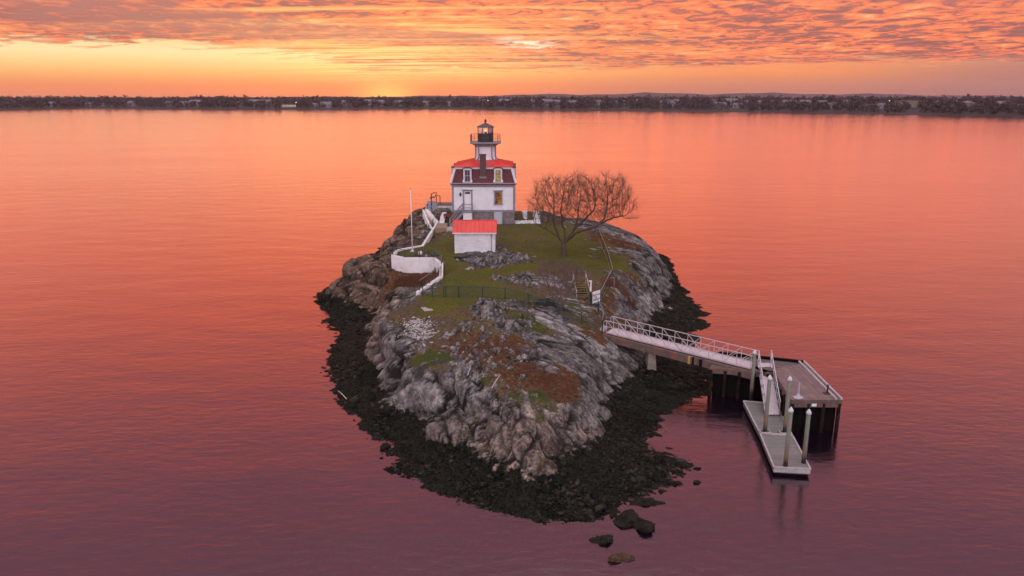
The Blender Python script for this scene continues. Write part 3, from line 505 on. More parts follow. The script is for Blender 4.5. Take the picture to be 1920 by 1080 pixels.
# ================================================================ materials
M = {}
M['clap'] = simple('white_clapboard', (.82, .80, .82), .55, .05, 1.2, wave=('Z', 7.5, .012, .28))
M['white'] = simple('white_paint', (.76, .74, .76), .5, .05, 1.0)
M['whitewall'] = simple('limewash', (.82, .78, .78), .75, .07, .8, col2=(.64, .58, .56), bd=.01)
M['brickw'] = simple('white_painted_brick', (.84, .81, .82), .7, .06, 1.0, brick=(1.0, (.60, .57, .58), .45, .15), bd=.01)
M['grey'] = simple('grey_trim', (.24, .225, .26), .5, .08, 2.0)
M['grey_l'] = simple('light_grey_paint', (.42, .40, .45), .5, .08, 2.0)
M['shing'] = simple('dark_red_shingles', (.14, .036, .038), .8, .12, 1.5, brick=(1.0, (.09, .018, .022), .30, .18), bd=.01)
M['redroof'] = simple('red_standing_seam_metal', (.70, .056, .040), .36, .10, .9, spec=.5)
M['redroof'].node_tree.nodes  # painted sheet metal
M['brick'] = simple('dark_brick', (.15, .050, .038), .85, .2, 3.0, brick=(1.0, (.11, .085, .08), .23, .08), bd=.01)
M['granite'] = simple('granite_blocks', (.27, .235, .235), .85, .25, 2.0, col2=(.17, .14, .135), brick=(1.0, (.12, .10, .10), 1.15, .52), bd=.03)
M['black'] = simple('black_iron', (.018, .014, .016), .45, .1)
M['slate'] = simple('dark_lantern_metal', (.055, .055, .085), .4, .1)
M['lead'] = simple('lead_flashing', (.20, .21, .26), .5, .1)
m, nt, out = newmat('clear_glass')
gfr = nd(nt, 'ShaderNodeFresnel', {'IOR': 1.45}).outputs[0]
ms = nd(nt, 'ShaderNodeMixShader', {0: gfr, 1: nd(nt, 'ShaderNodeBsdfTransparent', {'Color': (.93, .93, .93, 1)}).outputs[0], 2: nd(nt, 'ShaderNodeBsdfGlossy', {'Roughness': .03}).outputs[0]})
nt.links.new(ms.outputs[0], out.inputs[0]); M['glass'] = m
def litpane(name, c1, c2, st):
    m, nt, out = newmat(name); co = nd(nt, 'ShaderNodeTexCoord').outputs['Object']
    c = mix(nt, sstep(nt, noise(nt, co, 3.0, 3), .35, .65), c1, c2)
    p = nd(nt, 'ShaderNodeBsdfPrincipled', {'Base Color': (.02, .015, .015), 'Roughness': .12, 'Emission Color': c, 'Emission Strength': st}); nt.links.new(p.outputs[0], out.inputs[0]); return m
M['pane_dark'] = simple('dark_window_glass', (.035, .022, .04), .12, .05)
M['pane_warm'] = litpane('warm_lit_window', (.55, .20, .03), (.10, .028, .010), .6)
M['pane_yel'] = litpane('yellow_lit_window', (.40, .27, .012), (.20, .13, .015), .75)
M['lamp'] = litpane('lamp_glow', (1.0, .75, .3), (1.0, .8, .4), 1.3)
M['conc'] = simple('concrete', (.40, .35, .34), .85, .12, 2.0, bd=.01)
M['concb'] = simple('stained_concrete', (.30, .20, .13), .85, .15, 3.0, bd=.01)
M['green'] = simple('green_fence_paint', (.010, .045, .038), .5, .1)
M['coprail'] = simple('dull_rail_pipe', (.30, .19, .17), .4, .1)
M['redwood'] = simple('red_bench_paint', (.22, .045, .035), .6, .1)
# ================================================================ lighthouse
YF = 97.8
zf = lambda py, Y=YF: V(960, py, Y).z
xf = lambda px, Y=YF: V(px, 400, Y).x
xl, xr = V(848.0, 380, YF).x, V(965.2, 380, YF).x
D_ = 8.2; YB = YF+D_; YM = YF+D_/2; xm = (xl+xr)/2
zb = zf(425)-.3; z0 = zf(423); zw = zf(394.8); ze = zf(346)
LH = thing('lighthouse', (xm, YM, z0), 0, 'white clapboard lighthouse house with dark red mansard roof and black lantern tower on top', 'lighthouse')
O = LH.location
def part(mb, name, mat, par=LH, org=None, **k): return recalc(mb.build(name, mat, par, origin=(org or O), **k))
part(MB().box((xl+.03, YF+.03, zb), (xr-.03, YB-.03, zw)), 'foundation', M['granite'])
part(MB().box((xl, YF, zw), (xr, YB, ze)), 'wall', M['clap'])
for x in (xl, xr):
    for y in (YF, YB): t = MB().box((x-(.22 if x > xm else .03), y-(.03 if y < YM else .22), zw), (x+(.03 if x > xm else .22), y+(.22 if y < YM else .03), ze-.32)); part(t, 'corner_board', M['grey'])
part(MB().box((xl-.05, YF-.05, zw-.16), (xr+.05, YB+.05, zw+.08)), 'water_table', M['grey'])
t = MB().box((xl-.06, YF-.06, ze-.32), (xr+.06, YB+.06, ze)); part(t, 'frieze', M['grey'])
t = MB().box((xl-.20, YF-.20, ze), (xr+.20, YB+.20, ze+.12)); part(t, 'eave_gutter', M['shing'])
t = MB().box((xl-.16, YF-.16, ze+.12), (xr+.16, YB+.16, ze+.20)); part(t, 'eave_moulding', M['grey_l'])
# mansard
zt = zf(316, YF+.5)
i0, i1 = -.12, .42
def rect(i): return [(xl+i, YF+i), (xr-i, YF+i), (xr-i, YB-i), (xl+i, YB-i)]
mans = MB().prism(rect(i0), ze+.20, zt, top=rect(i1)); part(mans, 'mansard_roof', M['shing'])
for (a, b), (c, d_) in zip(rect(i0-.02), rect(i1-.02)): part(MB().bar((a, b, ze+.21), (c, d_, zt), .20, .20), 'hip_board', M['white'])
part(MB().box((xl+i1-.07, YF+i1-.07, zt-.05), (xr-i1+.07, YB-i1+.07, zt+.20)), 'roof_frieze', M['white'])
# low hipped metal roof with standing seams
ro = i1-.22; zr0 = zt+.20; zap = zr0+.78; tr_ = 1.25
rf = MB(); lo = rect(ro); hi = [(xm-tr_, YM-tr_), (xm+tr_, YM-tr_), (xm+tr_, YM+tr_), (xm-tr_, YM+tr_)]
rf.prism(lo, zr0, zr0+.05); rf.prism(lo, zr0+.05, zap, top=hi)
for k in range(4):
    a, b, c, d_ = lo[k], lo[(k+1) % 4], hi[(k+1) % 4], hi[k]
    A_, B_, C_, D2 = [Vector((*p, z)) for p, z in ((a, zr0+.05), (b, zr0+.05), (c, zap), (d_, zap))]
    n = 15; L_ = (B_-A_).length; wtop = (C_-D2).length; off = (L_-wtop)/2
    for j in range(1, n):
        s_ = j/n*L_; p = A_.lerp(B_, j/n)
        if off < s_ < L_-off: q = D2.lerp(C_, (s_-off)/wtop)
        else:
            f_ = s_/off if s_ < off else (L_-s_)/off; e = A_.lerp(D2, f_) if s_ < off else B_.lerp(C_, f_); q = e
        rf.bar(p+Vector((0, 0, .02)), q+Vector((0, 0, .02)), .045, .08)
    rf.bar(A_+Vector((0, 0, .02)), D2+Vector((0, 0, .02)), .09, .06)
part(rf, 'upper_roof', M['redroof'])
# chimney
cx0, cx1 = V(899.6, 320, YF).x, V(911, 320, YF).x
ch = MB().box((cx0, YF+.12, zf(333)), (cx1, YF+.92, zf(291.5))).box((cx0-.05, YF+.07, zf(291.5)), (cx1+.05, YF+.97, zf(289.5)))
part(ch, 'chimney', M['brick'])
part(MB().box((cx0-.06, YF+.06, zf(335)), (cx1+.06, YF+.13, zf(331.3))), 'chimney_flashing', M['lead'])
# dormers (front two, sides, back)
def dormer(cx, cy, rz, mat):
    def T(x, y, z): c_, s_ = math.cos(rz), math.sin(rz); return (cx+x*c_-y*s_, cy+x*s_+y*c_, z)
    b0, t0 = ze+.20, zf(315.8, YF)
    def bx(mb, a, b):
        vs = [T(x, y, z) for z in (a[2], b[2]) for x, y in ((a[0], a[1]), (b[0], a[1]), (b[0], b[1]), (a[0], b[1]))]
        mb.add(vs, [(3, 2, 1, 0), (4, 5, 6, 7), (0, 1, 5, 4), (1, 2, 6, 5), (2, 3, 7, 6), (3, 0, 4, 7)])
    h = MB(); bx(h, (-.52, -.05, b0), (.52, .9, t0)); bx(h, (-.62, -.08, b0), (.62, .5, b0+.42))
    d = part(h, 'dormer', M['white'])
    fr = MB(); w0, w1, zb_, zt_ = -.31, .31, b0+.24, t0-.22
    wn = part(MB().add([T(x, y, z) for z in (zb_, zt_) for x, y in ((w0, -.10), (w1, -.10), (w1, -.04), (w0, -.04))], [(3, 2, 1, 0), (4, 5, 6, 7), (0, 1, 5, 4), (1, 2, 6, 5), (2, 3, 7, 6), (3, 0, 4, 7)]), 'window', mat, d)
    zc_ = (zb_+zt_)/2
    for a, b in (((w0-.07, zb_-.07), (w0, zt_+.07)), ((w1, zb_-.07), (w1+.07, zt_+.07)), ((w0, zb_-.07), (w1, zb_)), ((w0, zt_), (w1, zt_+.07)), ((w0, zc_-.03), (w1, zc_+.03)), ((-.015, zb_), (.015, zt_))): bx(fr, (a[0], -.13, a[1]), (b[0], -.09, b[1]))
    part(fr, 'window_frame', M['grey_l'], d)
    cp = MB(); n = 8; pr = [(-.62+1.24*k/n, t0+.16*math.sin(math.pi*k/n)) for k in range(n+1)]
    vs = []; fs = []
    for y in (-.14, .95):
        for x, z in pr: vs.append(T(x, y, z))
        for x, z in pr: vs.append(T(x, y, z-.07))
    N1 = n+1
    for k in range(n): fs += [(k, k+1, 2*N1+k+1, 2*N1+k), (N1+k, N1+k+1, k+1, k), (3*N1+k, 3*N1+k+1, N1+k+1, N1+k), (2*N1+k, 2*N1+k+1, 3*N1+k+1, 3*N1+k)]
    part(cp.add(vs, fs), 'dormer_cap', M['shing'], d)
dormer(V(876.5, 330, YF).x, YF-.02, 0, M['pane_dark']); dormer(V(934, 330, YF).x, YF-.02, 0, M['pane_yel'])
for yy in (YF+2.1, YB-2.1): dormer(xr+.02, yy, R(90), M['pane_dark']); dormer(xl-.02, yy, R(-90), M['pane_dark'])
dormer(xm-2, YB+.02, R(180), M['pane_dark']); dormer(xm+2, YB+.02, R(180), M['pane_dark'])
# door
dx0, dx1 = V(870.6, 380, YF).x, V(883.5, 380, YF).x; dzb, dzt = zf(393), zf(358.5)
dr = part(MB().box((dx0, YF-.04, dzb), (dx1, YF+.02, dzt)).box((dx0+.15, YF-.06, dzb+.2), (dx1-.15, YF-.035, dzb+1.0)).box((dx0+.15, YF-.06, dzb+1.15), (dx1-.15, YF-.035, dzt-.62)), 'door', M['white'])
part(MB().box((dx0+.12, YF-.065, dzt-.34), (dx1-.12, YF-.03, dzt-.10)), 'transom_window', M['pane_dark'], dr)
part(MB().tube([(dx0+.1, YF-.1, dzb+1.0), (dx0+.1, YF-.04, dzb+1.0)], .03), 'handle', M['black'], dr)
part(MB().box((dx0-.16, YF-.09, dzb), (dx0, YF+.02, dzt+.12)).box((dx1, YF-.09, dzb), (dx1+.16, YF+.02, dzt+.12)).box((dx0, YF-.09, dzt), (dx1, YF+.02, dzt+.12)).box((dx0-.28, YF-.16, dzt+.12), (dx1+.28, YF+.02, dzt+.22)), 'door_frame', M['grey'], dr)
def window(px0, px1, py0, py1, mat, hood=True):
    a, b = V(px0, 380, YF).x, V(px1, 380, YF).x; c, d_ = zf(py1), zf(py0)
    w = part(MB().box((a, YF-.025, c), (b, YF+.01, d_)), 'window', mat)
    f = MB().box((a-.14, YF-.08, c), (a, YF+.02, d_)).box((b, YF-.08, c), (b+.14, YF+.02, d_)).box((a-.14, YF-.08, d_), (b+.14, YF+.02, d_+.14))
    f.box((a, YF-.05, (c+d_)/2-.03), (b, YF-.026, (c+d_)/2+.03)); part(f, 'frame', M['grey'], w)
    part(MB().box((a-.22, YF-.13, c-.10), (b+.22, YF+.02, c)), 'sill', M['grey'], w)
    if hood: part(MB().box((a-.24, YF-.17, d_+.14), (b+.24, YF+.02, d_+.24)), 'hood', M['grey'], w)
window(928.5, 940, 360, 382, M['pane_warm'])
# side and back windows
for k, (x, sg) in enumerate(((xr, 1), (xl, -1))):
    for yy in (YF+2.0, YB-2.0):
        c, d_ = zw+.9, zw+2.7
        w = part(MB().box((x-.01, yy-.42, c), (x+sg*.03, yy+.42, d_)), 'window', M['pane_dark'])
        f = MB().box((x, yy-.56, c-.1), (x+sg*.09, yy-.42, d_+.12)).box((x, yy+.42, c-.1), (x+sg*.09, yy+.56, d_+.12)).box((x, yy-.42, d_), (x+sg*.09, yy+.42, d_+.12)).box((x, yy-.42, c-.1), (x+sg*.09, yy+.42, c)); part(f, 'frame', M['grey'], w)
# wall lantern
lx = V(863.3, 364, YF).x; lz = zf(363.5)
part(MB().box((lx-.05, YF-.10, lz-.05), (lx+.05, YF, lz+.05)).tube([(lx, YF-.17, lz-.30), (lx, YF-.17, lz-.22), (lx, YF-.17, lz+.1), (lx, YF-.17, lz+.22)], [.05, .10, .12, .03], 8).bar((lx, YF-.17, lz+.2), (lx, YF, lz+.02), .03), 'wall_lantern', M['black'])
# basement hatch
hx0, hx1 = V(926.4, 400, YF).x, V(941.8, 400, YF).x
hp = part(MB().add([(hx0, YF-.30, zf(419.5)), (hx1, YF-.30, zf(419.5)), (hx1, YF-.08, zw-.16), (hx0, YF-.08, zw-.16), (hx0, YF+.03, zf(419.5)), (hx1, YF+.03, zf(419.5)), (hx1, YF+.03, zw-.16), (hx0, YF+.03, zw-.16)], [(0, 1, 2, 3), (4, 7, 6, 5), (0, 4, 5, 1), (1, 5, 6, 2), (2, 6, 7, 3), (3, 7, 4, 0)]), 'basement_hatch', M['grey_l'])
for fx in (.12, .88):
    for fz in (.1, .5, .9): q = Vector((hx0+(hx1-hx0)*fx, YF-.30+.22*fz-.01, zf(419.5)+(zw-.16-zf(419.5))*fz)); part(MB().box(q-Vector((.035, .03, .035)), q+Vector((.035, .02, .035))), 'bolt', M['slate'], hp)
# porch landing and stairs going down to the left
px0, px1 = V(867.5, 395, YF-1.1).x, V(885.5, 395, YF-1.1).x
zl = zf(394.5, YF)
po = part(MB().box((px0, YF-1.15, zl-.16), (px1, YF-.06, zl)), 'porch_deck', M['grey'])
part(MB().box((px0+.06, YF-1.08, z0-.2), (px1-.06, YF-.10, zl-.16)), 'porch_skirt', M['white'], po)
stx = V(843.5, 420, YF-1.0).x; zst = z0+.12; n = 7; st_ = MB()
for k in range(n):
    x = px0-(k+1)*(px0-stx)/n; z = zl-(k+1)*(zl-zst)/(n+.3)
    st_.box((x, YF-1.10, z-.05), (x+(px0-stx)/n+.03, YF-.12, z))
for y in (YF-1.13, YF-.11): st_.bar((px0, y, zl-.20), (stx, y, zst-.12), .05, .28)
part(st_, 'porch_stairs', M['grey'])
rl = MB()
for y in (YF-1.13, YF-.12):
    rl.bar((px0+.03, y, zl), (px0+.03, y, zl+1.0), .09); rl.bar((stx, y, z0-.1), (stx, y, zst+.95), .10)
    rl.bar((px0, y, zl+.95), (stx, y, zst+.90), .06, .09); rl.bar((px0, y, zl+.50), (stx, y, zst+.45), .05, .07)
rl.bar((px1-.03, YF-1.13, zl), (px1-.03, YF-1.13, zl+1.0), .09); rl.bar((px1-.03, YF-.10, zl), (px1-.03, YF-.10, zl+1.0), .09)
rl.bar((px0, YF-1.13, zl+.95), (px1, YF-1.13, zl+.95), .06, .08); rl.bar((px0, YF-1.13, zl+.5), (px1, YF-1.13, zl+.5), .05, .06); rl.bar((px1-.03, YF-1.13, zl+.95), (px1-.03, YF-.1, zl+.95), .06, .08)
part(rl, 'porch_railing', M['grey'])
# tower
TX = V(910.6, 280, YM).x; YT = YM-1.32
ztp = zf(272, YT); zg = zf(269.6, YT-.7)
def chsq(r, c): return [(TX+a*r, YM+b*r) if False else (TX+p*r, YM+q*r) for p, q in ((-1+c, -1), (1-c, -1), (1, -1+c), (1, 1-c), (1-c, 1), (-1+c, 1), (-1, 1-c), (-1, -1+c))]
rT = 1.30
tw = MB().prism(chsq(rT+.14, .22), zap-.25, zap+.28, top=chsq(rT, .34)); tw.prism(chsq(rT, .34), zap+.28, ztp); part(tw, 'tower_wall', M['white'])
for a, b in zip(chsq(rT+.02, .34), chsq(rT+.15, .22)): part(MB().bar((a[0], a[1], zap+.28), (a[0], a[1], ztp), .20, .16).bar((b[0], b[1], zap-.2), (a[0], a[1], zap+.29), .18, .16), 'tower_corner_board', M['grey'])
t = MB().prism(chsq(rT+.14, .32), ztp-.22, ztp-.02).prism(chsq(rT+.28, .32), ztp-.02, zg-.0, top=chsq(rT+.45, .3)); part(t, 'tower_cornice', M['grey'])
rG = 2.06
part(MB().prism(chsq(rG, .18), zg, zg+.16).prism(chsq(rG-.12, .18), zg-.07, zg), 'gallery_deck', M['grey'])
zgd = zg+.16; gr = MB(); cs = chsq(rG-.12, .18)
for k in range(8):
    a, b = Vector((*cs[k], zgd)), Vector((*cs[(k+1) % 8], zgd)); n = 11 if (b-a).length > 1.5 else 2
    for zz_ in (.98, .52): gr.bar(a+Vector((0, 0, zz_)), b+Vector((0, 0, zz_)), .028)
    for j in range(n): p = a.lerp(b, j/n); gr.bar(p, p+Vector((0, 0, .98)), .045 if j == 0 else .016)
part(gr, 'gallery_railing', M['black'])
zpt = zf(252, YM-1.0); zgt = zf(239.3, YM-1.0); rL = 1.03
def octo(r): return [(TX+r/math.cos(math.pi/8)*math.cos(math.pi/8+k*math.pi/4), YM+r/math.cos(math.pi/8)*math.sin(math.pi/8+k*math.pi/4)) for k in range(8)]
ln = part(MB().prism(octo(rL), zgd, zpt).prism(octo(rL+.05), zpt, zpt+.06), 'lantern_parapet', M['black'])
for p in octo(rL-.03): part(MB().bar((*p, zpt+.06), (*p, zgt), .065), 'lantern_mullion', M['black'])
gp = MB(); oc = octo(rL-.05)
for k in range(8): a, b = oc[k], oc[(k+1) % 8]; gp.add([(*a, zpt+.06), (*b, zpt+.06), (*b, zgt), (*a, zgt)], [(0, 1, 2, 3)])
gp.build('lantern_glass', M['glass'], LH, origin=O)
lr = part(MB().prism(octo(rL+.08), zgt, zgt+.10).prism(octo(rL+.14), zgt+.10, zf(230.5, YM), top=octo(.12)), 'lantern_roof', M['slate'])
zk = zf(230.5, YM)
part(MB().lathe((TX, YM, zk), [(.10, -.05), (.09, .10), (.17, .18), (.19, .28), (.15, .38), (.06, .44), (.05, .5), (.015, .52), (.012, .78)], 12), 'ventilator_ball', M['slate'], lr, smooth=True)
part(MB().lathe((TX, YM, zpt-.02), [(.16, -.3), (.16, .30), (.10, .34)], 12), 'lamp_stand', M['slate'])
part(MB().lathe((TX, YM, zpt+.32), [(.05, 0), (.15, .06), (.16, .22), (.05, .30)], 12), 'beacon_lamp', M['lamp'], smooth=True)
# ================================================================ brick store below the house
sy = 82.6; sx0, sx1 = V(852.3, 460, sy).x, V(928.3, 460, sy).x; sD = 3.5
sz = lambda py, Y=sy: V(960, py, Y).z
szb, szt = sz(484)-.25, sz(434.5)
SH = thing('shed', ((sx0+sx1)/2, sy+sD/2, sz(478)), 0, 'small white painted brick shed with bright red metal gable roof standing on the lawn', 'shed')
sm = (sx0+sx1)/2; Os = SH.location; rr = .98; ov = .20
w = MB().box((sx0, sy, szb), (sx1, sy+sD, szt))
w.add([(sx0, sy, szt), (sx0, sy+sD, szt), (sx0, sy+sD/2, szt+rr-.06), (sx1, sy, szt), (sx1, sy+sD, szt), (sx1, sy+sD/2, szt+rr-.06)], [(0, 1, 2), (3, 5, 4), (0, 2, 5, 3), (1, 4, 5, 2)])
part(w, 'wall', M['brickw'], SH, Os)
r_ = MB(); e0 = szt-.10
for sg in (0, 1):
    ya, yb = (sy-ov, sy+sD/2) if sg == 0 else (sy+sD+ov, sy+sD/2)
    A_, B_ = Vector((sx0-ov, ya, e0)), Vector((sx1+ov*.8, ya, e0)); C_, D2 = Vector((sx1+ov*.8, yb, szt+rr)), Vector((sx0-ov, yb, szt+rr))
    up = Vector((0, 0, .06)); r_.add([A_, B_, C_, D2, A_+up, B_+up, C_+up, D2+up], [(3, 2, 1, 0), (4, 5, 6, 7), (0, 1, 5, 4), (1, 2, 6, 5), (2, 3, 7, 6), (3, 0, 4, 7)])
    for k in range(11): r_.bar(A_.lerp(B_, k/10)+up+Vector((0, 0, .015)), D2.lerp(C_, k/10)+up+Vector((0, 0, .015)), .045, .08)
r_.bar((sx0-ov, sy+sD/2, szt+rr+.07), (sx1+ov*.8, sy+sD/2, szt+rr+.07), .14, .05)
part(r_, 'roof', M['redroof'], SH, Os)
part(MB().box((sx0-ov, sy-ov-.03, e0-.10), (sx1+ov*.8, sy-ov+.02, e0+.015)), 'fascia', M['white'], SH, Os)
dxp = V(921.5, 450, sy).x
part(MB().tube([(dxp, sy-ov, e0-.1), (dxp, sy-.06, e0-.28), (dxp, sy-.06, sz(470)), (dxp+.15, sy-.14, sz(470.6)-.05)], .045, 8), 'downspout', M['coprail'], SH, Os)
part(MB().box((V(889.5, 435, sy).x-.1, sy-.14, e0-.26), (V(889.5, 435, sy).x+.1, sy, e0-.14)), 'vent_hood', M['grey_l'], SH, Os)
# ================================================================ walls, terrace and small things round the house
def wallrun(name, pts, th, mat, label, cat, cap=None, base=None, capmat=None, close=False):
    """pts: (x, y, ztop[, zbase]) mitred wall of given thickness"""
    P_ = [Vector(p[:3]) for p in pts]; n = len(P_); L_, Rr = [], []
    for i in range(n):
        a = P_[i-1] if i > 0 else None; b = P_[i+1] if i < n-1 else None
        d1 = (P_[i]-a) if a is not None else (b-P_[i]); d2 = (b-P_[i]) if b is not None else d1
        d1 = Vector((d1.x, d1.y, 0)).normalized(); d2 = Vector((d2.x, d2.y, 0)).normalized(); t_ = (d1+d2).normalized(); nn = Vector((-t_.y, t_.x, 0)); k = min(2.0, 1/max(.4, t_.dot(d1)))
        L_.append(P_[i]+nn*th/2*k); Rr.append(P_[i]-nn*th/2*k)
    def zb_(i): return pts[i][3] if len(pts[i]) > 3 else min(hd(P_[i].x, P_[i].y), hd(L_[i].x, L_[i].y), hd(Rr[i].x, Rr[i].y))-.5
    mb = MB(); vs = []
    for i in range(n):
        z_ = zb_(i); vs += [(L_[i].x, L_[i].y, z_), (Rr[i].x, Rr[i].y, z_), (Rr[i].x, Rr[i].y, P_[i].z), (L_[i].x, L_[i].y, P_[i].z)]
    fs = []
    for i in range(n-1):
        a, b = 4*i, 4*(i+1); fs += [(a, a+1, b+1, b), (a+1, a+2, b+2, b+1), (a+2, a+3, b+3, b+2), (a+3, a, b, b+3)]
    fs += [(0, 3, 2, 1), (4*n-4, 4*n-3, 4*n-2, 4*n-1)]
    mb.add(vs, fs); o = recalc(mb.build(name, mat, origin=(P_[0].x, P_[0].y, P_[0].z))); return tag(o, label, cat)
gp3 = lambda px, py, z: tuple(G(px, py, z))
terr = [gp3(820, 417, 6.25), gp3(792, 461, 5.32), gp3(767, 465, 5.3), gp3(744, 469, 5.3), gp3(736.5, 478, 5.3), gp3(759, 483, 5.3), gp3(814.5, 483, 5.3), gp3(828, 494, 5.28), gp3(827, 517, 5.22), gp3(783, 547, 4.95)]
wallrun('retaining_wall', terr[3:], .34, M['whitewall'], 'tall white retaining wall wrapping the flagpole terrace and running down to the lawn fence', 'wall')
wallrun('garden_wall', [gp3(820, 417, 6.25), gp3(806, 438, 5.8), gp3(792, 460, 5.36), gp3(767, 464, 5.34), gp3(745, 468, 5.32)], .26, M['whitewall'], 'low white wall running up the left edge of the lawn from the flagpole to the house', 'wall')
# walled ramp going down to the back of the island
ra = [gp3(800, 392, 6.75), gp3(818.5, 415, 6.3)]; rb = [gp3(793.5, 393, 6.5), gp3(804, 418, 6.0)]
wallrun('ramp_wall', [ra[0], ra[1]], .55, M['whitewall'], 'thick white wall on the house side of the ramp at the left cliff', 'wall')
wallrun('ramp_wall', [rb[0], rb[1], gp3(810, 428, 5.9)], .22, M['whitewall'], 'thin white outer wall of the ramp along the top of the left cliff', 'wall')
q = [Vector(rb[0]), Vector(rb[1]), Vector(ra[1]), Vector(ra[0])]
tag(MB().prism([(v.x, v.y) for v in q], lambda x, y: hd(x, y)-.5, 6.02).build('ramp', M['concb'], origin=q[0]), kind='structure')
yw = 108.6; tag(recalc(MB().box((V(812, 390, yw).x, yw, 5.8), (xl-.05, yw+.3, V(830, 385.3, yw).z)).build('parapet_wall', M['whitewall'], origin=(V(812, 390, yw).x, yw, 6))), 'white parapet wall under the brown deck left of the lighthouse', 'wall')
zd = V(830, 385, yw-.05).z
tag(recalc(MB().box((V(810, 385, yw).x, yw-.08, zd), (xl-.1, yw+2.4, zd+.12)).build('deck', simple('brown_deck_boards', (.20, .12, .10), .8, .15, 3, wave=('X', 6, .01, .4)), origin=(V(820, 385, yw).x, yw+1, zd))), 'brown boarded deck on the white parapet left of the lighthouse', 'deck')
# concrete slabs, path, step
def slab(name, px, z, th, mat, label, cat):
    ps = [G(a, b, z) for a, b in px]; o = recalc(MB().prism([(p.x, p.y) for p in ps], lambda x, y: hd(x, y)-.25, z+th).build(name, mat, origin=ps[0])); return tag(o, label, cat)
slab('concrete_slab', [(789, 577), (796, 583.5), (812, 583), (813, 576.5)], 4.62, .05, M['conc'], 'pale flat concrete slab lying on the grass in front of the green fence', 'slab')
slab('plaque', [(784.5, 475), (791.5, 475), (791, 471.5), (785, 471.5)], 5.22, .06, M['white'], 'small white plaque set in the terrace grass beside the flagpole', 'plaque')
slab('concrete_step', [(814.5, 429), (838, 429), (839, 419.5), (820, 419.5)], 6.12, .10, M['concb'], 'long brown fronted concrete step at the foot of the white path', 'step')
slab('stepping_stone', [(837, 432), (848, 432), (850, 425.5), (838, 425.5)], 6.05, .05, M['conc'], 'grey paving slab between the concrete step and the shed roof', 'paving slab')
slab('garden_path', [(823.5, 418.5), (833, 418.5), (834, 408), (838.5, 396.5), (831, 396), (826, 406)], 6.22, .06, M['white'], 'curved white path climbing the grass left of the porch stairs', 'path')
b0 = G(846, 409, 6.25); bt = thing('bench', (b0.x-.5, b0.y, 6.1), 0, 'small red bench in the grass beside the white path', 'bench')
MB().box((-.55, -.2, .42), (.55, .2, .50)).build('seat', M['redwood'], bt); MB().box((-.55, .17, .50), (.55, .22, .75)).build('backrest', M['redwood'], bt)
for sx_ in (-.45, .45): MB().box((sx_-.04, -.18, 0), (sx_+.04, .18, .42)).build('leg', M['redwood'], bt)
# davit, pipe hoop, winch box at the far corner
dv = V(808.7, 391, 108.0); dt = thing('davit', tuple(dv), 0, 'dark pipe davit with a bent arm above the left cliff', 'davit')
def vv(px, py, Y=108.0): return V(px, py, Y)-dv
MB().tube([vv(808.7, 391), vv(808.7, 363.5)], .07, 8).build('post', M['black'], dt)
MB().tube([vv(808.7, 363.5), vv(814, 361.5), vv(818.5, 361), vv(818.5, 363.5), vv(814.5, 370.5)], .06, 8).build('arm', M['black'], dt)
MB().tube([vv(806, 372), vv(811, 369), vv(814.5, 370.5)], .10, 8).build('winch', M['slate'], dt)
hv = V(825, 383, 109.2); ht = MB().tube([V(825, 385, 109.2), V(825, 368.5, 109.2), V(823, 366.3, 109.2), V(820, 366.5, 109.2), V(818, 369, 109.2), V(818, 385, 109.2)], .06, 8).build('ladder_hoop', M['black'], origin=hv)
tag(ht, 'dark pipe ladder hoop standing beside the davit', 'ladder rail')
bxv = V(808, 381, 108.6); bb = MB().box((bxv.x-.8, 108.4, bxv.z-1.2), (bxv.x+.9, 109.4, bxv.z-.1)).box((bxv.x-.5, 108.5, bxv.z-.1), (bxv.x+.5, 109.2, bxv.z+.35)).build('equipment_box', M['grey_l'], origin=bxv)
tag(recalc(bb), 'light grey machinery box at the foot of the davit', 'machinery box')
# flagpole
fb = G(773.5, 471.5, 5.15); ftop = V(772, 355, fb.y).z; fp = thing('flagpole', tuple(fb), 0, 'tall white flagpole without a flag on the walled terrace', 'flagpole')
MB().tube([(0, 0, 0), (0, 0, (ftop-fb.z)*.55), (0, 0, ftop-fb.z)], [.06, .05, .03], 10).build('pole', M['white'], fp, smooth=True)
MB().lathe((0, 0, ftop-fb.z), [(.02, -.02), (.07, .05), (.02, .13)], 8).build('finial', M['black'], fp); MB().lathe((0, 0, 0), [(.28, -.05), (.28, .06), (.12, .10), (.11, .28)], 12).build('base', M['white'], fp)
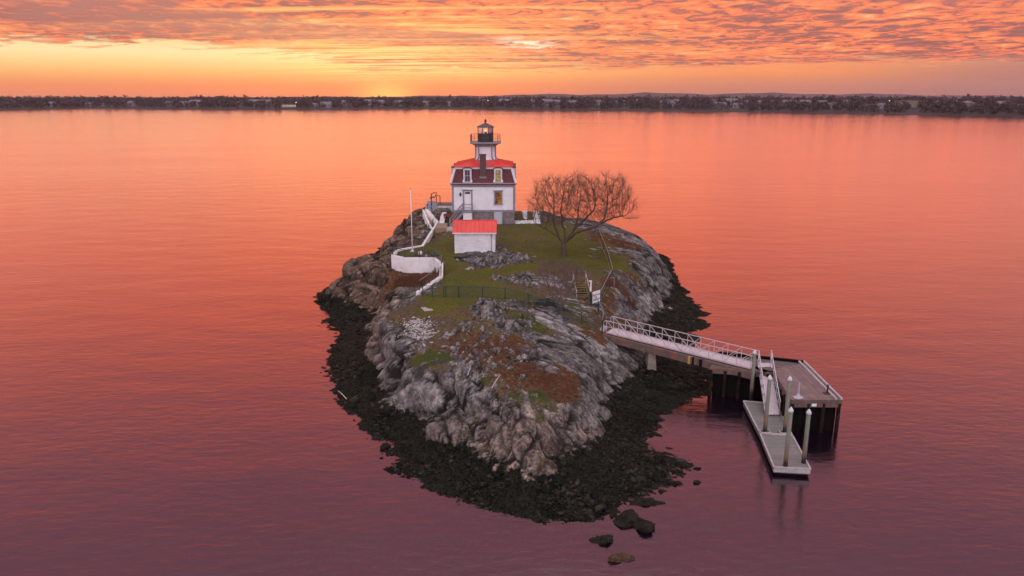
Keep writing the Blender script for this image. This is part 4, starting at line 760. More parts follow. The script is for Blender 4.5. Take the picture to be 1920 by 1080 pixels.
# ================================================================ chain-link fences
m, nt, out = newmat('chain_link'); co = nd(nt, 'ShaderNodeTexCoord').outputs['Object']
v1 = noise(nt, co, 9, 2); 
pb = nd(nt, 'ShaderNodeBsdfPrincipled', {'Base Color': (.020, .050, .048, 1), 'Roughness': .5}).outputs[0]
ms = nd(nt, 'ShaderNodeMixShader', {0: mth(nt, 'ADD', .74, mth(nt, 'MULTIPLY', v1, .2)), 1: pb, 2: nd(nt, 'ShaderNodeBsdfTransparent').outputs[0]}); nt.links.new(ms.outputs[0], out.inputs[0]); M['link'] = m
def fence(pts, h, label, cat='fence', rail=None, postmat=None, group=None, name='chain_link_fence', gates=()):
    o0 = Vector(pts[0]); f = thing(name, tuple(o0), 0, label, cat, group); rail = rail or M['green']; postmat = postmat or M['green']
    P_ = [Vector(p)-o0 for p in pts]; pn = MB(); rl = MB()
    for i, p in enumerate(P_):
        r = .07 if i not in gates else .10
        MB().tube([p+Vector((0, 0, -.3)), p+Vector((0, 0, h+.04))], r*.75, 6).build('post', postmat, f)
        if i:
            a, b = P_[i-1], p
            rl.tube([a+Vector((0, 0, h)), b+Vector((0, 0, h))], .030, 5); rl.tube([a+Vector((0, 0, .06)), b+Vector((0, 0, .06))], .012, 4)
            pn.add([a+Vector((0, 0, .05)), b+Vector((0, 0, .05)), b+Vector((0, 0, h-.03)), a+Vector((0, 0, h-.03))], [(0, 1, 2, 3)])
    rl.build('rail', rail, f); pn.build('chain_link', M['link'], f); return f
def gg(px, py):
    p = P(px, py); return (p.x, p.y, hd(p.x, p.y))
fence([gg(*p) for p in ((793, 556), (811, 557), (832, 557), (836, 557), (860, 558), (905, 559), (947, 561), (990, 572), (1046, 592), (1090, 608), (1129, 625))], 1.02, 'long green chain link fence crossing the grass above the front rocks', gates=(4,))
fence([gg(*p) for p in ((1129, 625), (1131, 606), (1122, 590), (1108, 572))], 1.15, 'short green fence between the gangway and the bottom of the wooden steps', rail=M['coprail'])
fence([gg(*p) for p in ((1126, 567), (1136, 547), (1148, 524), (1140, 492), (1131, 468), (1122, 446), (1115, 436))], 1.1, 'green fence with copper toned top rail along the right edge of the lawn', rail=M['coprail'])
tz = lambda t: (t[0], t[1], t[2])
fence([tz(terr[i]) for i in (3, 4, 5)] + [tuple(Vector(terr[5]).lerp(Vector(terr[6]), .5))] + [tz(terr[6]), tz(terr[7])], .85, 'thin green railing fence on top of the flagpole terrace wall')
fence([tz(terr[7]), tz(terr[8]), tuple(Vector(terr[8]).lerp(Vector(terr[9]), .5)), tuple(Vector(terr[8]).lerp(Vector(terr[9]), .93))], .95, 'green fence on the low white wall sloping down to the grass', rail=M['coprail'])
fence([gp3(790, 458, 5.36), gp3(797, 447, 5.55), gp3(804, 436, 5.8), gp3(812, 425, 6.05)], .95, 'green fence following the white wall beside the left cliff')
fence([gp3(812, 425, 6.05), gp3(819, 412, 6.3), gp3(810, 401, 6.55), gp3(802, 391, 6.8)], .9, 'dark fence on the thick ramp wall near the davit', rail=M['coprail'])
# leaning rail stub outside the fence corner
a = gg(1151, 541); tag(MB().tube([(a[0], a[1], a[2]-.1), (a[0], a[1], a[2]+.95)], .035, 6).tube([(a[0], a[1], a[2]+.9), (a[0]-.35, a[1]+.1, a[2]+.92)], .03, 6).build('rail_post', M['coprail'], origin=a), 'copper toned pipe post standing just outside the fence corner', 'post')
# ================================================================ wooden steps down to the gangway
M['wood_dk'] = simple('dark_step_timber', (.035, .028, .026), .85, .2, 5)
M['yellow'] = simple('yellow_nosing', (.30, .235, .035), .7, .2, 6)
M['mat'] = simple('black_mat', (.012, .011, .014), .8, .1, 8)
M['alu'] = simple('aluminium', (.56, .50, .53), .38, .08, 3, metallic=.35)
M['aludeck'] = simple('gangway_tread', (.60, .50, .52), .6, .08, 3, wave=('X', 5, .004, .15))
lz = 4.05; sA = G(1082, 565, lz); sB = G(1104, 564, lz); W_ = max(1.15, (sB-sA).length)
stp = thing('wooden_steps', tuple(sA), 0, 'dark wooden steps with yellow edges leading down from the lawn to the gangway', 'steps')
ux = Vector((1, 0, 0)); n = 8; run = .33; rise = .15
for k in range(n):
    y = .02+run*k; z = rise*(k+1); s_ = MB().box((0.05-.02*k, y, z-.05), (W_-.05-.02*k, y+run+.02, z)).build('step', M['wood_dk'], stp)
    MB().box((0.05-.02*k, y-.025, z-.035), (W_-.05-.02*k, y+.03, z+.012)).build('nosing', M['yellow'], s_)
sg = MB()
for x in (0, W_-.05): sg.bar((x, -.02, -.05), (x-.02*n, run*n, rise*n-.05), .06, .26)
sg.build('stringer', simple('weathered_stringer', (.12, .11, .05), .8, .15, 4), stp)
ld = [G(1082, 565.5, lz)-sA, G(1104, 564.5, lz)-sA, G(1113, 581, lz-.1)-sA, G(1091.5, 581.7, lz-.1)-sA]
recalc(MB().prism([(p.x, p.y) for p in ld], -.12, -.02).build('landing_mat', M['mat'], stp))
MB().bar(ld[3]+Vector((0, 0, .05)), ld[2]+Vector((0, 0, .05)), .09, .12).build('landing_edge', M['yellow'], stp); MB().bar(ld[0]+Vector((-.04, 0, -.03)), ld[3]+Vector((-.04, 0, .02)), .06, .10).build('landing_edge', M['yellow'], stp)
for x in (-.05, W_+.04):
    MB().tube([(x, -.05, -.2), (x, -.05, .92), (x-.1, run*n*.55, .92+rise*n*.5), (x-.17, run*n+.1, .92+rise*n), (x-.2, run*n+.55, .95+rise*n)], .028, 6).tube([(x-.16, run*n+.05, rise*n-.3), (x-.16, run*n+.05, .92+rise*n)], .025, 6).build('handrail', M['alu'], stp)
pp = gg(1107, 568); hp_ = V(1107, 526, pp[1]).z-pp[2]
gpst = thing('gate_post', pp, 0, 'white topped dark green post beside the bottom of the wooden steps', 'post')
MB().tube([(0, 0, -.2), (0, 0, hp_*.5)], .075, 10).build('lower_post', M['green'], gpst); MB().tube([(0, 0, hp_*.5), (0, 0, hp_)], .075, 10).bar((-.22, 0, hp_-.06), (.08, 0, hp_-.03), .10, .08).build('upper_post', M['white'], gpst)
# notice board on the fence
sb0 = P(1110.5, 574); zt0 = V(1111, 547.8, sb0.y).z; zb0 = V(1110.5, 569.4, sb0.y).z; Y2 = sb0.y+.85
p1 = Vector((V(1111, 558, sb0.y).x, sb0.y, zb0)); p2 = Vector((V(1125, 555, Y2).x, Y2, zb0)); wS = (p2-p1).length; hS = zt0-zb0
ang = math.atan2(p2.y-p1.y, p2.x-p1.x)
sn = thing('notice_sign', tuple(p1), ang, 'white notice board with three lines of black lettering on the fence by the steps', 'sign')
MB().box((0, -.02, 0), (wS, .02, hS)).build('panel', M['white'], sn); MB().tube([(wS+.03, .06, -.6), (wS+.03, .06, hS+.05)], .06, 8).tube([(-.03, .06, -.6), (-.03, .06, hS*.5)], .05, 8).build('post', M['green'], sn)
ink = simple('black_ink', (.02, .02, .03), .6, .05)
for txt, fz, fw in (('PRIVATE LAND', .62, .86), ('NO', .42, .2), ('TRESPASSING', .22, .84)):
    cu = bpy.data.curves.new('t', 'FONT'); cu.body = txt; cu.align_x = 'CENTER'; cu.size = .19; cu.extrude = .002; cu.offset = .004
    to = bpy.data.objects.new('t', cu); COL.objects.link(to); dg = bpy.context.evaluated_depsgraph_get(); mt = bpy.data.meshes.new_from_object(to.evaluated_get(dg)); bpy.data.objects.remove(to)
    xsz = max(v.co.x for v in mt.vertices)-min(v.co.x for v in mt.vertices); k = fw*wS/xsz
    for v in mt.vertices: v.co = Vector((v.co.x*k+wS/2, -.024-v.co.z, v.co.y*1.05+fz*hS))
    mt.materials.append(ink); lt = bpy.data.objects.new('lettering', mt); COL.objects.link(lt); lt.parent = sn
# ================================================================ gangway, pier, float
M['timber'] = simple('weathered_timber', (.17, .12, .11), .85, .22, 2.5, col2=(.13, .085, .08), wave=('Y', 5, .012, .5), rust=((.20, .06, .03), 2.0, .56, .5))
M['timberx'] = simple('weathered_fascia', (.17, .115, .10), .85, .22, 2.5, col2=(.11, .06, .05), wave=('X', 2.2, .012, .35), rust=((.24, .07, .03), 1.6, .50, .75))
M['oldboard'] = simple('old_platform_boards', (.25, .165, .155), .85, .25, 1.8, col2=(.17, .10, .095), wave=('X', 4.6, .014, .55), rust=((.14, .05, .035), 2.2, .58, .6))
M['crib'] = simple('tarred_crib', (.010, .008, .008), .9, .2, 3, wave=('X', 2.5, .02, .6), spec=.05)
M['floatdeck'] = simple('float_deck_boards', (.22, .20, .19), .8, .18, 2.0, col2=(.19, .17, .15), wave=('Y', 6.5, .010, .55))
M['edge'] = simple('pale_edge_rail', (.46, .40, .40), .7, .15, 3)
M['yelstrap'] = simple('yellow_plank', (.48, .27, .08), .7, .1)
zA, zB = 3.30, 2.40
gA, gB = G(1137, 624, zA), G(1407, 691.5, zB); dG = gB-gA; LG = dG.length; dirG = dG.normalized(); side = Vector((-dirG.y, dirG.x, 0)).normalized()*1.45
def truss(A_, B_, sd, hgt, nb, label, name, cross):
    t = thing(name, tuple(A_), 0, label, 'gangway'); D1 = B_-A_; up = Vector((0, 0, 1))
    MB().add([Vector((0, 0, -.05)), D1+Vector((0, 0, -.05)), D1+sd+Vector((0, 0, -.05)), sd+Vector((0, 0, -.05)), Vector((0, 0, .03)), D1+Vector((0, 0, .03)), D1+sd+Vector((0, 0, .03)), sd+Vector((0, 0, .03))], [(3, 2, 1, 0), (4, 5, 6, 7), (0, 1, 5, 4), (1, 2, 6, 5), (2, 3, 7, 6), (3, 0, 4, 7)]).build('walkway_deck', M['aludeck'], t)
    for s_ in (Vector((0, 0, 0)), sd):
        mb = MB(); mb.bar(s_+up*.02, D1+s_+up*.02, .06, .10); mb.bar(s_+up*hgt-D1*.012, D1*1.012+s_+up*hgt, .055, .055); mb.bar(s_+up*hgt*.52, D1+s_+up*hgt*.52, .035)
        for k in range(nb+1):
            p = s_+D1*(k/nb); mb.bar(p, p+up*hgt, .045)
            if k < nb:
                q = s_+D1*((k+1)/nb)
                if k < nb*cross: mb.bar(p+up*hgt, q, .04)
                else: mb.bar(p, q+up*hgt, .04)
                if abs(k-nb*cross) < 1: mb.bar(p+up*hgt, q, .04)
        mb.tube([s_+up*hgt, s_+up*hgt-D1.normalized()*.28-up*.12, s_+up*hgt*.55-D1.normalized()*.28, s_+up*hgt*.5], .03, 6)
        mb.build('truss_rail', M['alu'], t)
    return t
truss(gA, gB, side, 1.05, 11, 'long pale aluminium gangway with truss railings from the rocks to the pier', 'gangway', .5)
ap = [G(1113, 614, 3.3), G(1131, 622, 3.3), G(1139, 612, 3.3), G(1122, 609.5, 3.3)]
tag(recalc(MB().prism([(p.x, p.y) for p in ap], 2.9, 3.31).build('concrete_ramp', M['conc'], origin=ap[0])), 'pale concrete ramp at the landward end of the long gangway', 'ramp')
# timber pier under the gangway
pr = thing('pier', tuple(gB), 0, 'old timber pier on dark pilings with a broad boarded platform', 'pier'); OP = pr.location
def pp_(mb, name, mat, par=pr): return recalc(mb.build(name, mat, par, origin=OP))
na = gA+Vector((0, 0, -.10))-side*.10-dirG*.3; nb_ = G(1410, 697, zB-.1)
for o_, nm in ((Vector((0, 0, 0)), 'near'), (side*1.15, 'far')): pp_(MB().bar(na+o_+Vector((0, 0, -.30)), nb_+o_+Vector((0, 0, -.30)), .22, .58), 'stringer_beam', M['timberx'])
bd = MB(); bd.add([na+Vector((0, 0, -.04)), nb_+Vector((0, 0, -.04)), nb_+side*1.15+Vector((0, 0, -.04)), na+side*1.15+Vector((0, 0, -.04))], [(0, 1, 2, 3)]); pp_(bd.add([na+Vector((0, 0, -.09)), nb_+Vector((0, 0, -.09)), nb_+side*1.15+Vector((0, 0, -.09)), na+side*1.15+Vector((0, 0, -.09))], [(3, 2, 1, 0)]), 'under_boards', M['timber'])
def onb(px): # point on the near beam for a picture column
    f = (px-1137)/(1410-1137); return na.lerp(nb_, f)
for px_s, w_, mt_ in ((1303, .32, M['yelstrap']), (1324, .38, M['crib']), (1309.5, .22, M['crib'])):
    q = onb(px_s); pp_(MB().bar(q+Vector((0, -.12, -.62)), q+Vector((0, -.12, -.0)), w_, .06, up=(0, 1, 0)), 'cover_board', mt_)
c0 = onb(1230)+side*.3; pp_(MB().prism([(c0.x-.42, c0.y-.5), (c0.x+.42, c0.y-.5), (c0.x+.42, c0.y+.9), (c0.x-.42, c0.y+.9)], hz(c0.x, c0.y)-.6, c0.z-.6, top=[(c0.x-.26, c0.y-.35), (c0.x+.26, c0.y-.35), (c0.x+.26, c0.y+.8), (c0.x-.26, c0.y+.8)]), 'concrete_footing', simple('stained_footing', (.30, .24, .19), .85, .2, 2))
zP = 2.30; S1, S2, S3, S4 = G(1331, 689, zP), G(1451, 698, zP), G(1506, 681, zP), G(1345, 664, zP)
F1, F2, F3 = G(1484, 752, zP), G(1577, 752, zP), G(1506, 681, zP)
pp_(MB().prism([(p.x, p.y) for p in (S1, S2, Vector((F1.x+.0, S2.y, 0)), S3, S4)], zP-.12, zP-.004), 'pier_deck', M['timber'])
pp_(MB().prism([(F1.x, F1.y), (F2.x, F2.y), (S3.x, S3.y-.25), (S2.x, S2.y+.4)], zP, zP+.10), 'platform_boards', M['oldboard'])
fb_ = MB(); 
for a, b in ((F1, F2), (F2, S3), (S3, S4), (S2, F1), (S1, S2)): fb_.bar(Vector(a)+Vector((0, 0, -.22)), Vector(b)+Vector((0, 0, -.22)), .16, .42)
pp_(fb_, 'fascia_beam', M['timberx'])
pp_(MB().bar(S4+Vector((0, 0, .12)), S3+Vector((0, 0, .12)), .16, .20), 'curb', M['crib'])
for o_ in (-.05, .42): pp_(MB().bar(F2+Vector((-o_*.8-.02, -.02, .16)), S3+Vector((-o_*.8, 0, .16)), .13, .12), 'curb', M['edge'])
pp_(MB().bar(F1+Vector((0, -.05, .05)), F2+Vector((0, -.05, .05)), .10, .12), 'curb', M['timberx'])
pp_(MB().box((F1.x+1.35, F1.y-.155, zP-.33), (F1.x+1.68, F1.y-.135, zP-.13)), 'notice_plate', M['white'])
crb = MB(); ins = .22
cw_ = [Vector(S1)+Vector((.3, .1, 0)), Vector(S2)+Vector((.1, .15, 0)), Vector(F1)+Vector((.2, .2, 0)), Vector(F2)+Vector((-.2, .2, 0)), Vector(S3)+Vector((-.2, -.2, 0)), Vector(S4)+Vector((.3, -.2, 0))]
crb.prism([(p.x, p.y) for p in cw_], -3.5, zP-.14); pp_(crb, 'crib_wall', M['crib'])
m, nt, out = newmat('piling_wood'); co = nd(nt, 'ShaderNodeNewGeometry').outputs['Position']; zz = nd(nt, 'ShaderNodeSeparateXYZ', {0: co}).outputs[2]
nn = noise(nt, vscale(nt, co, (6, 6, .8)), 1.0, 5, .65); n2 = noise(nt, co, 3.0, 4)
c = mix(nt, nn, (.075, .065, .055), (.24, .205, .18)); c = mix(nt, mth(nt, 'MULTIPLY', sstep(nt, n2, .45, .6), .55), c, (.13, .20, .12)); c = mix(nt, mth(nt, 'MULTIPLY', sstep(nt, zz, 2.5, 1.2), .65), c, (.20, .115, .045))
c = mix(nt, sstep(nt, mth(nt, 'ADD', zz, mth(nt, 'MULTIPLY', nn, .8)), 1.75, 1.15), c, (.010, .009, .008))
p = nd(nt, 'ShaderNodeBsdfPrincipled', {'Base Color': c, 'Roughness': .8, 'Normal': bump(nt, nn, .03)}); nt.links.new(p.outputs[0], out.inputs[0]); M['pile'] = m
M['darkpile'] = simple('tarred_piling', (.032, .020, .016), .9, .3, 2, col2=(.009, .007, .007), bd=.02, spec=.05)
def pilings(a, b, n):
    a, b = Vector(a), Vector(b)
    for k in range(n+1): p = a.lerp(b, k/n); pp_(MB().tube([(p.x, p.y, -3.5), (p.x, p.y, zP-.16)], .14, 8), 'piling', M['darkpile'])
pilings(F1+Vector((.1, .02, 0)), F2+Vector((-.1, .02, 0)), 3); pilings(S2+Vector((0, 0, 0)), F1+Vector((0, .5, 0)), 5); pilings(S1+Vector((.1, -.02, 0)), S2+Vector((-.4, -.02, 0)), 4); pilings(F2+Vector((0, 1, 0)), S3, 5); pilings(S4, S3+Vector((-1, 0, 0)), 5)
bq = V(1550, 744, 48.6); bl = thing('bollard', (bq.x, bq.y, zP+.1), 0, 'dark iron post on the near right corner of the pier platform', 'bollard')
MB().tube([(0, 0, 0), (0, 0, .62)], .06, 8).lathe((0, 0, .6), [(.07, 0), (.08, .03), (.05, .06)], 8).build('post', M['black'], bl); MB().box((-.25, -.2, 0), (.25, .2, .04)).build('base_plate', simple('rusty_plate', (.10, .03, .02), .8, .2), bl)
bq = V(1496, 747, 47.9); bl = thing('mooring_post', (bq.x, bq.y, zP+.1), 0, 'grey tapered stand on the near left corner of the pier platform', 'mooring post')
MB().tube([(0, 0, 0), (0, 0, .12), (0, 0, .3), (0, 0, 1.1)], [.28, .16, .07, .045], 8).build('post', M['grey_l'], bl); MB().box((-.32, -.18, -.01), (.32, .18, .05)).build('base_plate', M['grey_l'], bl)
# second gangway down to the float
hA, hB = G(1421, 681, 2.42), G(1435, 777, .68)
t2 = truss(hA, hB, Vector((.98, .02, 0)), 1.0, 6, 'short steep aluminium gangway dropping from the pier to the floating dock', 'gangway', 0)
# float sections
fl = [G(1394, 752, .55), G(1424.5, 812, .55), G(1451, 876, .55)]; fr_ = [fl[0]+Vector((2.15, .1, 0)), G(1486, 817, .55), G(1520, 880, .55)]
fr_[0] = G(1450, 757, .55)+Vector((.2, 0, 0))
def floatdock(a, b, c, d_, label, front):
    o0 = (a+b+c+d_)/4; o0.z = 0; t = thing('floating_dock', tuple(o0), 0, label, 'floating dock', 'floating dock sections'); q = [p-o0 for p in (a, b, c, d_)]
    g = .02; qq = [(p.x*(1-.004), p.y*(1-.004)) for p in q]
    recalc(MB().prism(qq, .18, .52).build('frame', simple('dock_frame', (.14, .125, .12), .8, .15, 2), t)); recalc(MB().prism([(x*.97, y*.995) for x, y in qq], .52, .55).build('deck_boards', M['floatdeck'], t))
    recalc(MB().prism([(x*.9, y*.97) for x, y in qq], -.3, .18).build('float_drum', M['crib'], t))
    for i, j in ((0, 1), (2, 3), (1, 2), (3, 0)):
        p, r = Vector((*qq[i], .56)), Vector((*qq[j], .56)); MB().bar(p, r, .10, .07).build('edge_rail', M['edge'], t)
    if front: MB().bar(Vector((*qq[1], .38)), Vector((*qq[2], .38)), .06, .26).build('bumper', M['edge'], t)
    return t
floatdock(fl[0], fl[1]+Vector((0, .04, 0)), fr_[1]+Vector((0, .04, 0)), fr_[0], 'inner grey plank floating dock where the steep gangway lands', False)
floatdock(fl[1]-Vector((0, .04, 0)), fl[2], fr_[2], fr_[1]-Vector((0, .04, 0)), 'outer grey plank floating dock reaching toward open water', True)
# mooring piles with white caps
capm = simple('white_pile_cap', (.55, .52, .57), .5, .05)
piles = [((1415.5, 655), (1407, 756), .0, 'tallest capped wooden pile, where the long gangway meets the pier'), ((1440.5, 702), (1434, 811), .55, 'white capped wooden pile on the left edge of the float halfway along'), ((1481, 704), (1471, 812), .55, 'white capped wooden pile between the steep gangway and the platform'), ((1479.5, 762), (1471, 889), .0, 'white capped brown wooden pile at the outer end of the float'), ((1517, 766), (1505, 883), .0, 'greenish white capped wooden pile at the outer right corner of the float')]
for tp, bs, zb2, lab in piles:
    b_ = G(*bs, zb2); zt_ = V(tp[0], tp[1], b_.y).z; pl = thing('mooring_pile', (b_.x, b_.y, 0), 0, lab, 'mooring pile', 'white capped mooring piles')
    MB().tube([(0, 0, -3.5), (0, 0, 1.5), (0, 0, zt_-.32)], [.14, .135, .125], 14).build('shaft', M['pile'], pl, smooth=True)
    MB().lathe((0, 0, zt_-.34), [(.15, 0), (.155, .10), (.09, .22), (.015, .32)], 14).build('cap', capm, pl)
    if zb2 > .1: MB().box((-.34, -.26, .56), (.34, -.20, .68)).box((-.34, .20, .56), (.34, .26, .68)).box((-.34, -.20, .56), (-.28, .20, .68)).box((.28, -.20, .56), (.34, .20, .68)).build('pile_guide', M['edge'], pl)
# ================================================================ stones
def ico(sub):
    bm = bmesh.new(); bmesh.ops.create_icosphere(bm, subdivisions=sub, radius=1); v = np.array([list(x.co) for x in bm.verts]); f = np.array([[q.index for q in p.verts] for p in bm.faces]); bm.free(); return v, f
IC1, IF1 = ico(1); IC2, IF2 = ico(2); IC3, IF3 = ico(3)
def stone_shape(base, seed, flat=.6, rough=.35):
    v = base.copy(); n = fbm(v[:, 0]*1.3+seed*7.1, v[:, 1]*1.3+seed*3.3, v[:, 2]*1.3, 3, .5, seed); f1, f2, rid, *_ = cells(v[:, 0]*1.2+seed*5, v[:, 1]*1.2, v[:, 2]*1.2, seed+9)
    v = v*(1+rough*(n-.5)*2+.25*(rid-.5))[:, None]; v[:, 2] *= flat; return v
def scatter(name, xy, sizes, base, bf, mat, sink=.25, flat=(.35, .8), nshape=9, zoff=None):
    shapes = [stone_shape(base, s+3) for s in range(nshape)]; nvb = len(base); N = len(xy); allv = np.zeros((N*nvb, 3), np.float32); allf = np.zeros((N*len(bf), 3), np.int32)
    z = bil(HD, xy[:, 0], xy[:, 1]) if zoff is None else zoff
    for i in range(N):
        sh = shapes[i % nshape]; s = sizes[i]; q = rng.random(6); a = q[0]*6.283; c_, s_ = math.cos(a), math.sin(a); ex, ey, ez = 1+.5*q[1], .6+.4*q[2], flat[0]+(flat[1]-flat[0])*q[3]
        x = sh[:, 0]*ex; y = sh[:, 1]*ey; zz_ = sh[:, 2]*ez*1.4; tl = (q[4]-.5)*.7; zz_ = zz_+x*tl
        allv[i*nvb:(i+1)*nvb] = np.stack([xy[i, 0]+s*(x*c_-y*s_), xy[i, 1]+s*(x*s_+y*c_), z[i]-s*sink*.5+s*zz_], 1); allf[i*len(bf):(i+1)*len(bf)] = bf+i*nvb
    me_ = bpy.data.meshes.new(name); me_.vertices.add(len(allv)); me_.vertices.foreach_set('co', allv.ravel()); nfc = len(allf)
    me_.loops.add(nfc*3); me_.loops.foreach_set('vertex_index', allf.ravel()); me_.polygons.add(nfc); me_.polygons.foreach_set('loop_start', np.arange(0, nfc*3, 3, dtype=np.int32)); me_.polygons.foreach_set('loop_total', np.full(nfc, 3, np.int32))
    me_.update(calc_edges=True); me_.materials.append(mat); o = bpy.data.objects.new(name, me_); COL.objects.link(o); return o
m, nt, out = newmat('weedy_stone'); geo = nd(nt, 'ShaderNodeNewGeometry'); co = geo.outputs['Position']; zz = nd(nt, 'ShaderNodeSeparateXYZ', {0: co}).outputs[2]; ri = geo.outputs['Random Per Island']
nA = noise(nt, co, 1.2, 4); nB = noise(nt, co, 7, 5, .65)
c = ramp(nt, mth(nt, 'ADD', mth(nt, 'MULTIPLY', ri, .6), mth(nt, 'MULTIPLY', nB, .4)), [(.2, (.003, .0032, .003)), (.42, (.007, .0072, .005)), (.62, (.018, .016, .010)), (.80, (.046, .039, .029)), (.93, (.13, .12, .11))])
c = mix(nt, sstep(nt, nA, .40, .60), c, mix(nt, 1.0, c, (.6, .68, .55), 'MULTIPLY'))
p = nd(nt, 'ShaderNodeBsdfPrincipled', {'Base Color': c, 'Roughness': .6, 'Specular IOR Level': .10, 'Normal': bump(nt, nB, .05)}); nt.links.new(p.outputs[0], out.inputs[0]); M['weedstone'] = m
jj_, ii_ = np.nonzero((HD > -.24) & (HD < 1.15) & (gy < 112)); 
w_ = np.where(gy[jj_, ii_] < 60, 1.0, .45); w_ /= w_.sum(); pick = rng.choice(len(jj_), 38000, p=w_)
xy = np.stack([xs[ii_[pick]]+rng.random(len(pick))*DX, ys[jj_[pick]]+rng.random(len(pick))*DX], 1); cl = fbm(xy[:, 0]*.45, xy[:, 1]*.45, xy[:, 0]*0, 3, .5, 33)
sz_ = np.exp(rng.normal(-2.85, .50, len(pick)))*(.6+1.0*np.clip((cl-.35)/.35, 0, 1.3)); sz_ = np.clip(sz_, .04, .38)
tag(scatter('shore_stones', xy, sz_, IC1, IF1, M['weedstone']), 'dark seaweed covered stones of the shore at low tide', 'shore stones', kind='stuff')
big = rng.choice(len(jj_), 110, p=w_); xy = np.stack([xs[ii_[big]], ys[jj_[big]]], 1)
tag(scatter('shore_boulders', xy, np.clip(np.exp(rng.normal(-1.35, .35, 110)), .15, .6), IC2, IF2, M['weedstone'], sink=.8), 'larger weed covered boulders lying along the shore', 'boulders', kind='stuff')
# loose pale stones on the plateau
c0 = [P(775, 608), P(790, 612), P(770, 622), P(795, 628), P(745, 613), P(783, 632)]; q = []
for k, p_ in enumerate(c0):
    n = (130, 170, 60, 120, 40, 70)[k]; q.append(np.stack([rng.normal(p_.x, .55, n), rng.normal(p_.y, .75, n)], 1))
xy = np.concatenate(q); gm = simple('pale_rubble', (.50, .46, .46), .85, .3, 6)
tag(scatter('rubble', xy, np.clip(np.exp(rng.normal(-2.6, .4, len(xy))), .04, .16), IC1, IF1, gm, sink=.3), 'scatter of pale broken stones on the bare ground above the left cliff', 'rubble', kind='stuff')
# whitewashed stone borders right of the house
def band(a, b, w, n):
    a, b = Vector(a), Vector(b); t = rng.random(n); d2 = (b-a); nrm_ = Vector((-d2.y, d2.x)).normalized(); o_ = (rng.random(n)-.5)*w
    return np.stack([a.x+d2.x*t+nrm_.x*o_, a.y+d2.y*t+nrm_.y*o_], 1)
g2_ = lambda px, py: G(px, py, 6.05).xy
xy = np.concatenate([band(g2_(966, 418), g2_(1009, 417), 2.2, 480), band(g2_(984, 411), g2_(983, 389), .5, 150), band(g2_(1008, 420), g2_(1004, 395), .8, 200)])
tag(scatter('stone_border', xy, np.clip(np.exp(rng.normal(-1.75, .25, len(xy))), .10, .30), IC1, IF1, simple('whitewashed_rubble', (.70, .67, .70), .8, .25, 5), sink=.1), 'whitewashed rubble border on the grass right of the lighthouse', 'stone border')
# rocks standing in the water
def sea_rock(px, py, sx_, sy_, sz2, lab, seed, mat=None):
    c_ = G(px, py, 0); v = stone_shape(IC3, seed, 1, .8); n_ = fbm(v[:, 0]*3+seed, v[:, 1]*3, v[:, 2]*3, 4, .6, seed); v = v*(1+.7*(n_-.5))[:, None]*np.array([sx_, sy_, sz2])
    o = MB().add([tuple(r) for r in v], [tuple(int(i) for i in f_) for f_ in IF3]).build('sea_rock', mat or M['searock']); o.location = (c_.x, c_.y, -sz2*.25); return tag(o, lab, 'rock', 'rocks in the shallows')
M['searock'] = simple('sea_weed_rock', (.022, .018, .011), .7, .3, 4, col2=(.006, .006, .005), bd=.05, spec=.15)
brn = simple('brown_rock', (.10, .055, .028), .6, .3, 3, col2=(.03, .022, .012), bd=.04, spec=.15)
sea_rock(721, 838, .38, .34, .32, 'small dark rock in the water off the left shore', 3)
sea_rock(1213, 943, .85, .42, .32, 'flat dark weedy rock just off the lower right shore', 5)
sea_rock(1180, 976, .78, .60, .45, 'bigger left half of the large weed covered rock pair', 8); sea_rock(1206, 990, .62, .55, .42, 'right half of the large weed covered rock pair', 12)
sea_rock(1131, 1014, .55, .42, .40, 'dark knobbly rock above the brown one in the shallows', 14); sea_rock(1162, 1048, .52, .34, .32, 'lone brown rock nearest the viewer in the shallows', 17, brn)
sea_rock(1306, 905, .22, .12, .14, 'tiny dark rock furthest right off the shore', 19); sea_rock(1291, 872, .28, .16, .18, 'tiny dark rock at the tip of the weedy spit', 23); sea_rock(1149, 967, .25, .2, .18, 'small dark rock between the shore and the rock pair', 25); sea_rock(1268, 906, .4, .25, .2, 'small weed covered rock under the weedy spit', 29)
# driftwood
dw = simple('bleached_wood', (.45, .37, .34), .8, .15, 4)
for i, (a, b, lab) in enumerate((((883, 698), (877, 711), 'short bleached stick standing in the rocks above the front cliff'), ((938, 711), (922, 730), 'long bleached stick leaning across the front rocks'), ((634, 738), (650, 752), 'reddish driftwood pole on the left shore stones'))):
    p0, p1_ = P(*a), P(*b); z0_, z1_ = hd(p0.x, p0.y), hd(p1_.x, p1_.y); p0.z = z0_+.25; p1_.z = z1_+.12
    tag(MB().tube([p1_, (p0+p1_)/2+Vector((0, 0, .05)), p0], [.045, .04, .025], 6).build('driftwood', dw, origin=p1_), lab, 'driftwood')
